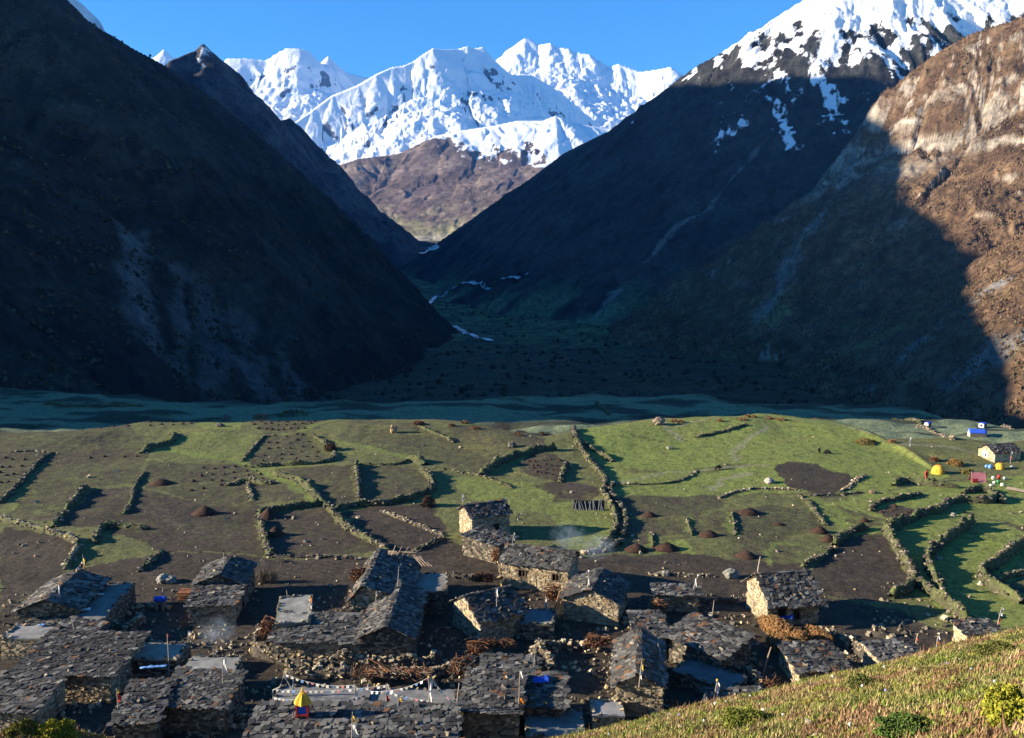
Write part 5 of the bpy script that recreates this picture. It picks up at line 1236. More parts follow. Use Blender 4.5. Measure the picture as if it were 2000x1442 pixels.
# timber, brushwood and hay
def sticks(name, label, cen, zb, L, W, H, n, pal, cat, rad=(0.02, 0.05), dirx=1.0, spread=0.5, upright=0.0, group=None, kind=True):
    p = at_z(*cen, zb); z = zb if zb > 0.4 else gz(p.x, p.y); p.z = z
    o = thing(name, tuple(p), label, cat, group)
    B = Blocks()
    for k in range(n):
        a = dirx + rng.normal(0, spread); el = rng.normal(0, 0.18) if not upright else upright + rng.normal(0, 0.2)
        l = rng.uniform(0.5, 1.0) * (min(L, 1.3) if not upright else H)
        c = np.array([rng.uniform(-0.5, 0.5) * L * 0.8, rng.uniform(-0.5, 0.5) * W, (rng.random() ** 1.4) * H if not upright else 0.0])
        d = np.array([math.cos(a) * math.cos(el), math.sin(a) * math.cos(el), math.sin(el)]) * l
        p0 = c - d / 2 if not upright else c; col = pick(pal, 1)[0]; mid = p0 + d * 0.5 + rng.normal(0, 0.05, 3); r = rng.uniform(*rad)
        B.tube([p0, mid, p0 + d], [r, r * 0.9, r * 0.6], col, 5)
    B.build("sticks", m_wood, o, **({'kind': 'stuff'} if kind else {}))
    return o
RUST = [(0.15, 0.062, 0.030), (0.20, 0.090, 0.042), (0.10, 0.045, 0.025), (0.24, 0.135, 0.07)]
BRN = [(0.13, 0.090, 0.06), (0.20, 0.155, 0.105), (0.10, 0.07, 0.05), (0.27, 0.23, 0.17)]
sticks("brushwood_pile", "rust-brown brushwood heaped on the double house's left corner", (704, 1130), 2.6, 1.6, 0.8, 0.9, 150, RUST, "brushwood", group="brushwood piles")
sticks("brushwood_pile", "rust-brown brushwood on the left end of the long middle house", (522, 1232), 1.6, 0.9, 1.6, 0.9, 150, RUST, "brushwood", dirx=1.4, group="brushwood piles")
sticks("brushwood_pile", "long arc of brushwood left of the small shed roof", (935, 1272), 1.2, 1.4, 1.5, 0.8, 170, RUST, "brushwood", dirx=0.6, group="brushwood piles")
sticks("brushwood_pile", "brushwood topping the wall behind the small shed roof", (975, 1262), 1.2, 2.6, 0.5, 0.5, 150, RUST, "brushwood", dirx=0.1, group="brushwood piles")
sticks("brushwood_pile", "brushwood left of the ridge-forward house", (1168, 1258), 1.0, 1.8, 0.8, 0.7, 150, RUST, "brushwood", dirx=0.2, group="brushwood piles")
sticks("brushwood_pile", "narrow pile of brushwood on the wall below the upper house", (968, 1092), 1.3, 0.7, 2.0, 1.0, 150, RUST, "brushwood", dirx=1.3, group="brushwood piles")
sticks("brushwood_pile", "brushwood pile above the shaded track, left of the two-windowed house", (945, 1134), 0.8, 1.9, 0.8, 0.7, 150, RUST, "brushwood", dirx=0.5, group="brushwood piles")
sticks("brushwood_pile", "red-brown brushwood at the corner of the low slate house with the bright end", (1284, 1192), 0.8, 1.1, 0.9, 0.9, 140, RUST, "brushwood", dirx=-0.7, group="brushwood piles")
sticks("brushwood_pile", "brushwood on the far edge of the slanting long roof", (1383, 1222), 1.8, 1.8, 0.6, 0.5, 120, RUST, "brushwood", dirx=-0.6, group="brushwood piles")
sticks("brushwood_pile", "rust-red brushwood along the grassy edge left of the stump", (1338, 1384), 0.4, 2.0, 0.7, 0.7, 190, RUST, "brushwood", dirx=0.1, group="brushwood piles")
sticks("brushwood_pile", "brushwood between the village and the slope, right of the lit wall block", (1500, 1345), 0.3, 2.0, 1.2, 0.8, 200, RUST, "brushwood", dirx=0.3, group="brushwood piles")
sticks("brushwood_pile", "brushwood stacked under the small bright bottom roof", (1185, 1412), 0.3, 2.2, 0.6, 0.9, 190, BRN, "brushwood", dirx=0.9, group="brushwood piles")
sticks("brushwood_pile", "loose brown sticks on the lower rough wall left of the bottom pair", (780, 1318), 1.0, 5.5, 0.7, 0.4, 320, RUST + BRN, "brushwood", dirx=-0.3, group="brushwood piles")
sticks("brushwood_pile", "sticks piled before the brushwood arc, right end of the rough wall", (905, 1308), 0.8, 1.8, 1.4, 0.8, 230, RUST + BRN, "brushwood", dirx=0.9, group="brushwood piles")
sticks("brushwood_pile", "dark brushwood by the golden house's left corner", (1082, 1168), 0.8, 1.3, 0.7, 1.2, 140, RUST, "brushwood", dirx=1.2, group="brushwood piles")
sticks("brush_fence", "fence of upright pale sticks right of the left two-slope house", (520, 1138), 0.0, 2.6, 0.7, 1.5, 130, BRN, "fence", rad=(0.012, 0.03), upright=1.45)
sticks("brush_fence", "twiggy upright fence on the rough wall behind the terrace", (720, 1322), 0.6, 3.8, 0.6, 1.0, 120, BRN + RUST, "fence", rad=(0.012, 0.03), upright=1.3)
def logs(name, label, cen, zb, items, col, cat):
    p = at_z(*cen, zb); o = thing(name, tuple(p), label, cat)
    for (a, b, r) in items:
        B = Blocks(); a, b = np.array(a, float), np.array(b, float); m = (a + b) / 2 + rng.normal(0, 0.03, 3)
        B.tube([a, m, b], [r, r * 0.95, r * 0.75], pick([col], 1)[0], 7); B.build("log", m_wood, o)
    return o
logs("timber_heap", "heap of pale timber poles on the rear roof of the double house", (788, 1086), 3.6, [((-1.5, 0.1 * k, 0.1 + 0.06 * k), (1.6 - 0.2 * k, 0.5 - 0.15 * k, 0.16 + 0.05 * k), 0.07) for k in range(5)] + [((-1.1 + 0.5 * k, -0.2, 0.1), (-0.8 + 0.62 * k, 0.5, 0.9 - 0.1 * k), 0.04) for k in range(5)] + [((0.9 + 0.2 * k, 0, 0.1), (1.9 + 0.3 * k, -0.9, -0.7), 0.05) for k in range(4)], (0.36, 0.27, 0.19), "timber")
logs("leaning_poles", "bundle of orange-brown poles leaning on the golden house's corner", (1090, 1206), 0.0, [((-0.7 + 0.15 * k, -0.3 - 0.05 * k, 0), (0.15 + 0.1 * k, 0.3, 2.3 - 0.12 * k), 0.05) for k in range(6)], (0.36, 0.20, 0.10), "timber")
logs("leaning_poles", "pale boards leaning on the rusty lean-to at the left", (374, 1184), 0.0, [((-0.5 + 0.12 * k, -0.1, 0), (0.35 + 0.1 * k, 0.4, 1.9 - 0.2 * k), 0.045) for k in range(5)], (0.34, 0.27, 0.18), "timber")
logs("log_stack", "short reddish logs stacked beside the left lean-to", (360, 1172), 0.0, [((-0.6 + 0.05 * (k % 3), -0.1 + 0.24 * (k % 5), 0.1 + 0.2 * (k // 5)), (0.6, -0.1 + 0.24 * (k % 5), 0.1 + 0.2 * (k // 5)), 0.10) for k in range(20)], (0.27, 0.12, 0.06), "logs")
logs("fallen_beams", "brown beams slanting down the rough wall in the village middle", (760, 1326), 0.6, [((-1.6, 0.3, 1.5), (0.4, -0.3, 0.7), 0.06), ((-0.9, 0.2, 1.3), (1.4, -0.5, 0.3), 0.06), ((0.5, 0.1, 1.0), (2.1, -0.6, 0.1), 0.05), ((1.0, 0, 1.2), (1.3, -0.3, -0.1), 0.04), ((1.9, 0, 1.2), (2.2, -0.3, 0.0), 0.04), ((2.6, 0, 1.3), (2.9, -0.3, 0.0), 0.04)], (0.24, 0.12, 0.06), "timber")
logs("leaning_poles", "boards leaning over the blue sheet at the large gabled house", (1535, 1208), 0.0, [((-0.8, 0, 1.7), (0.9, -0.3, 0.8), 0.07), ((-0.3, 0.1, 1.6), (0.8, -0.2, 0.6), 0.05), ((0.3, 0, 1.5), (1.3, -0.2, 0.4), 0.05), ((0.9, 0, 0), (1.0, 0.1, 1.5), 0.05), ((1.2, 0, 0), (1.25, 0.1, 1.5), 0.05), ((1.5, 0, 0), (1.45, 0.1, 1.0), 0.05)], (0.33, 0.25, 0.20), "timber")
logs("rail_fence", "stake and rail fence in the bare field at the far left edge", (22, 1204), 0.0, [((-0.2, 0, 0), (-0.15, 0, 2.0), 0.04), ((0.7, 0, 0), (0.72, 0, 1.2), 0.04), ((-1.6, 0, 0), (-1.5, 0, 1.0), 0.04), ((-2, 0, 0.9), (1.6, 0.2, 1.0), 0.03), ((-2, 0, 0.5), (1.4, 0.2, 0.6), 0.03), ((-1.5, -1.2, 0), (-0.9, -0.9, 1.2), 0.04)], (0.22, 0.18, 0.14), "fence")
logs("plank_pile", "long pale planks lying at the right edge below the camp", (1990, 962), 0.0, [((-0.9 + 0.1 * k, 1.5 + 0.1 * k, 0.15 + 0.05 * k), (1.4, -0.8 + 0.1 * k, 0.1 + 0.05 * k), 0.09) for k in range(4)], (0.24, 0.20, 0.15), "planks")
HAY = [(0.25, 0.13, 0.05), (0.32, 0.19, 0.08), (0.19, 0.10, 0.04)]
def hay(label, cen, zb, r, h, rz, cat="haystack"):
    p = at_z(*cen, zb); o = thing("haystack", tuple(p), label, cat, "brown haystacks", rz)
    v, f = lump(cen[0], 3, 0.18); v = v * np.array([r[0], r[1], h]) + np.array([0, 0, h * 0.75])
    link("core", mesh_np("core", v, f, m_heap, True, attrs={'Col': np.tile(np.array(HAY[2]), (len(v), 1))}), o)
    n = 1400; k = rng.integers(0, len(v), n); B = Blocks(); q = v[k] * (1, 1, 1) + rng.normal(0, 0.05, (n, 3))
    B.add(q, rot_axes(n, 1.0) , np.array([0.02, 0.015, 0.16]), pick(HAY, n), 0.1); B.build("straw", m_wood, o, kind='stuff')
    return o
hay("long brown haystack draped on the wall by the large gabled house", (1516, 1236), 0.6, (1.6, 0.6), 0.7, -0.9)
hay("lower brown haystack continuing the long one down the yard wall", (1524, 1268), 0.3, (1.3, 0.6), 0.6, -1.1)
hay("round brown haystack with a pale sheet on its side", (1562, 1262), 0.3, (0.75, 0.6), 0.7, 0.0)
hay("slim brown haystack leaning right, by the loose pile of pale stones", (1594, 1252), 0.3, (1.3, 0.45), 0.6, -0.8)
# cloth sheets
def sheet(name, label, cen, zb, L, W, mat, cat, rz=0.0, tilt=0.0, bulge=0.12):
    p = at_z(*cen, zb); o = thing(name, tuple(p), label, cat, None, rz)
    gx, gy = np.meshgrid(np.linspace(-L / 2, L / 2, 14), np.linspace(-W / 2, W / 2, 10))
    zz = 0.06 + bulge * np.abs(fbm(gx * 2.3 + cen[0], gy * 2.3, 3)) + gy * math.tan(tilt)
    gx = gx + 0.10 * fbm(gy * 3 + cen[1], gx, 2)
    me = mesh_np("cloth", np.stack([gx, gy, zz], -1).reshape(-1, 3), grid_faces(10, 14), mat, True); c = link("cloth", me, o)
    m = c.modifiers.new("thick", 'SOLIDIFY'); m.thickness = 0.03
    return o
sheet("blue_sheet", "bright blue plastic sheet under the boards at the large gabled house", (1530, 1200), 0.9, 1.6, 0.9, m_blue, "tarpaulin", -0.3, 0.5)
sheet("blue_sheet", "blue plastic sheet beside the dead stump", (1404, 1372), 1.3, 0.9, 0.35, m_blue, "tarpaulin", -0.4, 0.2)
sheet("blue_sheet", "bright blue bundle on the right of the paired roofs", (1057, 1330), 2.5, 1.1, 0.5, m_blue, "tarpaulin", 0.1, 0.4, 0.3)
sheet("blue_sheet", "blue bundle by the lit mud roof's pole", (615, 1204), 2.35, 0.55, 0.5, m_blue, "tarpaulin", 0.0, 0.2, 0.25)
sheet("white_sheet", "crumpled white sheet on the long sloping mud terrace", (166, 1192), 2.0, 0.9, 0.5, m_white, "cloth", 0.5)
sheet("white_sheet", "small white sheet near the top of the long sloping mud terrace", (196, 1162), 2.0, 0.6, 0.3, m_white, "cloth", 0.0)
sheet("white_sheet", "pale blue rag on the front edge of the pale flat roof", (82, 1222), 1.9, 0.5, 0.3, m_skyblue, "cloth", 0.2)
sheet("blue_sheet", "long blue-white sheet on the roof edge before the small lit mud roof", (300, 1304), 1.9, 1.9, 0.3, m_skyblue, "cloth", 0.2)
p = at_z(314, 1190, 0.0); o = thing("blue_drum", (p.x, p.y, gz(p.x, p.y)), "blue plastic drum lying in the shaded left yard", "drum")
B = Blocks(); B.tube([(-0.5, 0, 0.95), (-0.42, 0, 0.95), (-0.4, 0, 0.95), (0, 0, 0.95), (0.4, 0, 0.95), (0.42, 0, 0.95), (0.5, 0, 0.95)], [0.26, 0.29, 0.26, 0.29, 0.26, 0.29, 0.26], (1, 1, 1), 14); B.build("barrel", m_blue, o)
B = Blocks(); B.add([(-0.3, 0, 0.33), (0.3, 0, 0.33)], np.eye(3), (0.12, 0.28, 0.36), (0.2, 0.18, 0.15), 0.1); B.build("stone_support", m_stone, o)
# rack of leaning planks on the green
p = at_z(1150, 997, 0.0); o = thing("plank_rack", (p.x, p.y, gz(p.x, p.y)), "dark rack of leaning blue-grey planks on the green beside the path", "rack")
B = Blocks(); B.add([(0, 0.32, 0.62)], np.eye(3), (1.95, 0.03, 0.58), (0.025, 0.023, 0.022)); B.build("back_panel", m_wood, o)
for k in range(13):
    x = -1.8 + 0.3 * k; ln = rng.uniform(-0.45, 0.35); B = Blocks(); B.tube([(x, -0.12, -0.05), (x + ln * 0.5, 0.08, 0.6), (x + ln, 0.22, 1.15 + 0.25 * (k > 8))], 0.04, pick([(0.25, 0.26, 0.28)], 1)[0], 5); B.build("plank", m_wood, o)
for x in (-1.95, 1.95):
    B = Blocks(); B.tube([(x, 0.2, -0.1), (x, 0.25, 1.3)], 0.06, (0.12, 0.10, 0.08), 6); B.build("post", m_wood, o)

# boulders
def boulder(label, px, py, rx, rz, col, seed, n=1, name="boulder"):
    p = at_ground(px, py); s = sc_at(p.y); r = rx / s
    o = thing(name, (p.x, p.y, p.z), label, "boulder", "boulders in the fields")
    for k in range(n):
        v, f = lump(seed + k * 3, 3, 0.30); hh = rz / s * (1 - 0.25 * k)
        v = v * np.array([r * (0.62 if n > 1 else 1), r * 0.8, hh]); v += np.array([(-0.5 + k) * r * 0.9 if n > 1 else 0, 0, hh * 0.55])
        c = mixc(np.array(col) * 0.6, np.array(col) * 1.15, np.clip(0.5 + perlin(v[:, 0] * 3 + seed, v[:, 2] * 4), 0, 1))
        link("rock", mesh_np("rock", v, f, m_stone, attrs={'Col': c}), o)
    return o
boulder("pale two-lobed boulder in the bare ground between the left houses", 326, 1137, 18, 11, (0.28, 0.26, 0.22), 1, 2)
boulder("tall orange standing stone on the far rim of the middle field", 769, 844, 7, 11, (0.36, 0.24, 0.13), 2)
boulder("brown boulder on the sunlit rim, right of the path's top", 1287, 829, 13, 9, (0.24, 0.18, 0.13), 3)
boulder("grey boulder above the village, left of the large gabled house", 1428, 1128, 15, 12, (0.22, 0.21, 0.18), 4)
boulder("small grey boulder in the ploughed ground above the low slate house", 1300, 1124, 9, 7, (0.20, 0.19, 0.17), 5)
boulder("pale boulder with a shadow at the left of the dark oval plot", 1502, 943, 11, 6, (0.34, 0.32, 0.27), 6)
boulder("dark cairn-like boulder on the far left green plot", 442, 824, 8, 8, (0.12, 0.11, 0.10), 7)
boulder("dark flat boulder behind the far left green plot", 430, 833, 9, 4, (0.12, 0.10, 0.09), 8)
boulder("white stone beside the green bank in the middle fields", 590, 943, 5, 5, (0.34, 0.33, 0.31), 9)
boulder("pale stone with a shadow in the bright green field", 1308, 877, 7, 4, (0.28, 0.26, 0.20), 10)
boulder("dark rock on the brown hummock left of the path", 1000, 873, 9, 7, (0.13, 0.12, 0.09), 11)
boulder("low rock right of the thick turf bank by the fields", 1135, 1090, 5, 4, (0.30, 0.28, 0.24), 12)
boulder("white rock on the upper terrace wall corner, below the tents", 1862, 1009, 5, 5, (0.34, 0.32, 0.28), 13)
boulder("pale rock lying on the S-bend terrace field", 1834, 1092, 7, 3, (0.30, 0.28, 0.24), 14)
boulder("rust-topped stone under the small square plot, right", 1704, 963, 8, 4, (0.24, 0.16, 0.11), 15)

# manure heaps: big ones and the small ones spread over the plots
_heap = {}
def heap_mesh(k):
    if k not in _heap:
        v, f = lump(20 + k, 3, 0.16); v[:, 2] = np.maximum(v[:, 2], -0.2); r = np.hypot(v[:, 0], v[:, 1]); v[:, 2] = np.where(v[:, 2] > 0, np.clip(1 - r, 0, 1) ** 0.85 * 0.9 + v[:, 2] * 0.12, v[:, 2])
        c = np.tile(np.array((0.046, 0.026, 0.018)), (len(v), 1)) * (0.7 + 0.6 * rng.random((len(v), 1)))
        _heap[k] = mesh_np("manure_heap", v, f, m_heap, True, attrs={'Col': c})
    return _heap[k]
BIG = [(400, 1004, 27, 16, "largest manure heap, alone in the dark ploughed field at the left"), (315, 945, 25, 10, "flat dark manure heap above the largest one in the left fields"), (1268, 1008, 17, 9, "manure heap right of the path's bend, by the brown plot"),
       (1385, 1046, 21, 11, "manure heap in the middle of the green and brown plots right of the path"), (1243, 1075, 25, 14, "left one of two manure heaps touching the bright green square"), (1302, 1073, 28, 14, "right one of two manure heaps, against the bright green square"),
       (1458, 1088, 24, 13, "manure heap on the plot behind the large gabled house"), (1463, 1003, 26, 11, "broad manure heap at the top of the brown plots, right of centre"), (1520, 1025, 14, 5, "small low manure heap below the dark narrow plot"),
       (1688, 1018, 12, 7, "small manure heap on the dark narrow plot at the right"), (525, 1012, 22, 20, "dark heap inside the upper left corner of the sunken field"), (538, 1046, 20, 18, "second dark heap on the left wall of the sunken field"), (1600, 1040, 20, 13, "dark brown heap by the terrace bank above the round bare plot"), (1618, 1056, 18, 13, "lower dark brown heap leaning on the terrace bank")]
for k, (px, py, w, h, lab) in enumerate(BIG):
    p = at_ground(px, py); s = sc_at(p.y)
    o = link("manure_heap", heap_mesh(k % 4)); o.location = (p.x, p.y, p.z - 0.03); o.scale = (w / s, w / s * 0.8, h / s * 1.15); o.rotation_euler = (0, 0, rng.uniform(-0.3, 0.3)); tag(o, lab, "manure heap", "big manure heaps")
def field_heaps(label, quad, nu, nv, sz=0.36, hz=0.30, group=None):
    A, Bq, C, D = (np.array(tuple(at_z(*q))[:2]) for q in quad)
    for a in range(nu):
        for b_ in range(nv):
            s, t = (a + 0.5 + rng.uniform(-0.25, 0.25)) / nu, (b_ + 0.5 + rng.uniform(-0.25, 0.25)) / nv
            q = (A * (1 - s) + Bq * s) * (1 - t) + (D * (1 - s) + C * s) * t
            o = link("small_manure_heap", heap_mesh((a + b_) % 4)); o.location = (q[0], q[1], gz(*q) - 0.02)
            k = sz * rng.uniform(0.75, 1.3); o.scale = (k, k, hz * rng.uniform(0.8, 1.3)); o.rotation_euler = (0, 0, rng.uniform(0, 6))
            tag(o, label, "manure heap", label)
field_heaps("one of the little dark heaps dotted over the far left rim field", [(285, 832), (385, 824), (380, 842), (290, 846)], 5, 2)
field_heaps("one of the little dark heaps on the brown plot at the far rim", [(480, 824), (640, 824), (600, 850), (500, 852)], 8, 4)
field_heaps("one of the little dark heaps dotted over the walled field left of the round bush", [(515, 855), (600, 853), (640, 895), (505, 905)], 5, 5)
field_heaps("one of the little dark heaps in the wide field left of the green bank", [(395, 910), (500, 905), (530, 935), (350, 965)], 6, 4)
field_heaps("one of the little heaps in the curved bank's brown field", [(1022, 902), (1098, 898), (1092, 938), (1045, 925)], 5, 4, 0.30, 0.26)
field_heaps("one of the little heaps on the small square plot at the right", [(1712, 998), (1745, 985), (1790, 998), (1758, 1014)], 4, 2, 0.32, 0.28)
field_heaps("one of the little dark heaps near the left edge of the picture", [(0, 890), (60, 895), (20, 950), (-20, 950)], 3, 4)
field_heaps("one of the little dark heaps in a row on the upper left fields", [(165, 891), (280, 890), (280, 896), (165, 896)], 4, 1)
field_heaps("one of the little dark heaps along the shaded edge of the upper left", [(60, 838), (260, 836), (260, 846), (60, 850)], 7, 1)

# bushes in the fields and along the sunlit rim
RB = [(0.16, 0.075, 0.035), (0.22, 0.11, 0.05), (0.10, 0.05, 0.03)]
def fbush(label, px, py, rx, rz, pal, n=900, group="shrubs in the fields"):
    p = at_ground(px, py); s = sc_at(p.y)
    return bush("field_bush", label, p.x, p.y, p.z, rx / s, rz / s * 1.3, n, pal, 'bush', group, 0.09)
fbush("round dark brown bush on the wall corner in the middle fields", 645, 880, 13, 13, [(0.07, 0.035, 0.02), (0.11, 0.055, 0.03)])
fbush("dark brown bush hanging over the curved wall, left of the upper house", 836, 988, 14, 16, [(0.05, 0.03, 0.02), (0.08, 0.045, 0.03)])
fbush("pale orange bush on the far left rim", 508, 819, 15, 6, [(0.28, 0.15, 0.07), (0.22, 0.12, 0.06)])
fbush("yellow-green shrub on the sunken field's left wall", 514, 1036, 7, 8, YG)
fbush("orange shrub behind the standing stone", 818, 829, 12, 5, RB)
fbush("olive mound bush at the right end of the bright field", 1690, 866, 20, 8, [(0.12, 0.09, 0.03), (0.16, 0.12, 0.04)])
fbush("orange bush between the large tent and the hut", 1866, 908, 14, 9, [(0.24, 0.14, 0.04), (0.17, 0.10, 0.03)])
fbush("olive bush below the tents, left of the pink sheet", 1890, 925, 14, 7, [(0.10, 0.10, 0.03), (0.15, 0.12, 0.04)])
fbush("brown bush between the large tent and the path", 1825, 900, 9, 6, RB)
k = 0
for px in list(range(1318, 1560, 13)) + [1010, 1060, 905, 925, 885, 1590, 1720, 1745]:
    py = float(np.interp(px, [q[0] for q in crest_px], [q[1] for q in crest_px])) + rng.uniform(-2, 5)
    p = at_ground(px + rng.uniform(-4, 4), py); bush("rim_shrub", "one of the low rust-orange shrubs along the sunlit rim of the fields", p.x, p.y, p.z, rng.uniform(0.5, 1.1), rng.uniform(0.35, 0.6), 220, RB + [(0.24, 0.13, 0.05)], 'bush', 'rust-orange shrubs on the rim', 0.09, parts=False)

# scattered field stones
n = 1500; px = rng.uniform(-20, 2020, n); py = rng.uniform(835, 1240, n); pts = np.array([tuple(at_z(a, b_)) for a, b_ in zip(px, py)]); kk = fbm(pts[:, 0] / 9, pts[:, 1] / 9, 3) > 0.05; pts = pts[kk]; n = len(pts)
B = Blocks(); sz = rng.uniform(0.04, 0.13, (n, 1)) * (0.5 + rng.random((n, 1)) ** 3 * 1.3)
B.add(np.c_[pts[:, :2], ground_z(pts[:, 0], pts[:, 1]) + 0.02], rot_axes(n, 1.0), sz * rng.uniform(0.7, 1.3, (n, 3)), pick(STONE, n, var=0.35), 0.3); B.build("field_stones", m_stone, kind='stuff')
# rubble, dung and litter on the village ground
n = 9000; px = rng.uniform(-40, 1900, n); py = 1150 + 300 * rng.random(n) ** 0.8; pts = np.array([tuple(at_z(a, b_)) for a, b_ in zip(px, py)]); kk = (fbm(pts[:, 0] / 4, pts[:, 1] / 4, 3) > -0.05); pts = pts[kk]; n = len(pts)
B = Blocks(); sz = rng.uniform(0.04, 0.14, (n, 1)) * (0.5 + rng.random((n, 1)) ** 2)
B.add(np.c_[pts[:, :2], ground_z(pts[:, 0], pts[:, 1]) + 0.02], rot_axes(n, 1.0), sz * rng.uniform(0.7, 1.3, (n, 3)), pick(DARKST + STONE, n, var=0.35), 0.3); B.build("village_rubble", m_stone, kind='stuff')

# ------------------------------------------------------------------ the camp
def tent(label, px, py, w, h, mat, mat2):
    p = at_ground(px, py); s = sc_at(p.y); r = w / s / 2; hh = h / s
    o = thing("dome_tent", (p.x, p.y, p.z), label, "tent", "yellow dome tents")
    nu, nv = 21, 11; th = np.linspace(0, 2 * np.pi, nu); ph = np.linspace(0, np.pi / 2, nv)
    T, Pp = np.meshgrid(th, ph); rr = np.cos(Pp) ** 0.8; q = 1 + 0.06 * np.abs(np.cos(2 * T))
    Xd, Yd, Zd = r * rr * np.cos(T) * q, r * 0.95 * rr * np.sin(T) * q, hh * np.sin(Pp)
    i = np.arange(nu * nv).reshape(nv, nu); F_ = grid_faces(nv, nu); cx = Xd.ravel()[F_].mean(1); v = np.stack([Xd, Yd, Zd], -1).reshape(-1, 3)
    link("canopy", mesh_np("canopy", v, F_[cx < r * 0.35], mat, True), o); link("fly_end", mesh_np("fly_end", v, F_[cx >= r * 0.35], mat2, True), o)
    for a in (0.8, 2.35):
        B = Blocks(); t = np.linspace(0, np.pi, 13); B.tube(np.c_[r * 1.03 * np.cos(t) * math.cos(a), r * 1.0 * np.cos(t) * math.sin(a), hh * 1.02 * np.sin(t) ** 0.9], 0.025, (0.5, 0.3, 0.05), 4); B.build("pole_sleeve", m_orange, o)
    return o
tent("large yellow dome tent with an orange end on the green", 1832, 925, 25, 17, m_yellow, m_orange)
tent("smaller yellow dome tent in front of the dark-roofed hut", 1952, 916, 18, 12, m_yellow, m_orange)
# faded pink shelter
p = at_ground(1912, 943); s = sc_at(p.y); o = thing("pink_shelter", (p.x, p.y, p.z), "faded pink tarpaulin shelter below the tents", "shelter")
V = [(-1.0, 0, 0), (1.0, -0.1, 0), (1.02, 0.35, 1.35), (-0.9, 0.45, 1.5), (1.1, 1.3, 0), (-0.9, 1.5, 0)]
c = link("tarpaulin", mesh_np("tarpaulin", np.array(V), np.array([[0, 1, 2, 3], [3, 2, 4, 5]]), m_pink), o); md = c.modifiers.new("thick", 'SOLIDIFY'); md.thickness = 0.03
B = Blocks(); B.add([(-0.55, -0.04, 0.3)], np.eye(3), (0.4, 0.02, 0.28), (1, 1, 1)); B.build("patch", m_red, c)
for x in (-0.92, 1.03):
    B = Blocks(); B.tube([(x, 0.42, 0), (x, 0.42, 1.55)], 0.03, (0.3, 0.25, 0.2), 5); B.build("pole", m_wood, o)
def bag(label, px, py, r, h, mat, name="duffel_bag", cat="bag"):
    p = at_ground(px, py); o = thing(name, (p.x, p.y, p.z), label, cat, "baggage at the camp"); v, f = lump(px, 2, 0.15); v = v * np.array([r, r * 0.7, h / 2]) + np.array([0, 0, h * 0.42])
    link("sack", mesh_np("sack", v, f, mat, True), o); B = Blocks(); B.tube([(-0.1, 0, h * 0.85), (0, 0, h * 1.0), (0.1, 0, h * 0.85)], 0.025, (0.1, 0.1, 0.1), 5); B.build("handle", m_wood, o)
for (px, py, r, h, m, lab) in ((1927, 914, 0.30, 0.6, m_skyblue, "left of two blue bags beside the smaller tent"), (1934, 916, 0.36, 0.75, m_skyblue, "right of two blue bags beside the smaller tent"), (1940, 937, 0.28, 0.6, m_cream, "pale sack right of the pink shelter"), (1951, 936, 0.25, 0.75, m_red, "red sack in the baggage right of the pink shelter"), (1942, 945, 0.26, 0.45, m_white, "white sack at the front of the baggage"), (1949, 945, 0.28, 0.6, m_green, "green and white sack in the middle of the baggage"), (1958, 950, 0.36, 0.5, m_cream, "cream sack at the right front of the baggage"), (1936, 950, 0.34, 0.35, m_tin, "grey sack at the left front of the baggage"), (1962, 937, 0.26, 0.5, m_tin, "grey sack at the back of the baggage"), (1976, 914, 0.25, 0.4, m_tin, "grey bag right of the smaller tent")):
    bag(lab, px, py, r, h, m)
# blue-roofed huts in the shade
def tarp_hut(label, px, py, L, W, H, rise, wallm, roofm, rz, win=None):
    p = at_ground(px, py); o = thing("tarpaulin_hut", (p.x, p.y, p.z), label, "hut", "blue-roofed huts in the shade", rz)
    x0, x1, y0, y1 = -L / 2, L / 2, -W / 2, W / 2
    for nm, V, Fc, m in (("wall", [(x0, y0, -.3), (x0, y1, -.3), (x0, y1, H), (x0, 0, H + rise), (x0, y0, H)], [[0, 4, 3, 1], [1, 3, 2, 2]], wallm), ("wall", [(x1, y0, -.3), (x1, y1, -.3), (x1, y1, H), (x1, 0, H + rise), (x1, y0, H)], [[0, 1, 3, 4], [1, 2, 3, 3]], wallm)):
        me = bpy.data.meshes.new(nm); me.from_pydata(V, [], [[0, 1, 2, 3, 4]]); me.materials.append(m); c = link(nm, me, o); md = c.modifiers.new("thick", 'SOLIDIFY'); md.thickness = 0.12; md.offset = 0
    for sy in (-1, 1):
        B = Blocks(); B.add([(0, sy * W / 2, H / 2 - 0.15)], np.eye(3), (L / 2 - 0.07, 0.06, H / 2 + 0.15), (0.10, 0.09, 0.08)); B.build("side_wall", m_stone, o)
    gx, gy = np.meshgrid(np.linspace(x0 - 0.15, x1 + 0.15, 9), np.linspace(-1, 1, 11)); zz = H + 0.05 + rise * (1 - np.abs(gy) ** 1.6) + 0.02 * rng.random(gx.shape)
    c = link("roof", mesh_np("roof", np.stack([gx, gy * (W / 2 + 0.15), zz], -1).reshape(-1, 3), grid_faces(11, 9), roofm, True), o); md = c.modifiers.new("thick", 'SOLIDIFY'); md.thickness = 0.04
    if win:
        B = Blocks(); B.add([(x0 - 0.08, win[0], win[1])], np.eye(3), (0.03, win[2], win[3]), (0.03, 0.03, 0.03)); B.build("window", win[4], o)
    return o
tarp_hut("long hut with a bright blue tarpaulin roof and a cream end wall", 1908, 851, 2.9, 1.5, 0.6, 0.75, m_cream, m_blue, -0.25)
tarp_hut("tiny shaded hut with a blue roof, left of the long blue-roofed hut", 1812, 834, 0.9, 0.9, 0.8, 0.2, m_white, m_blue, 0.5)
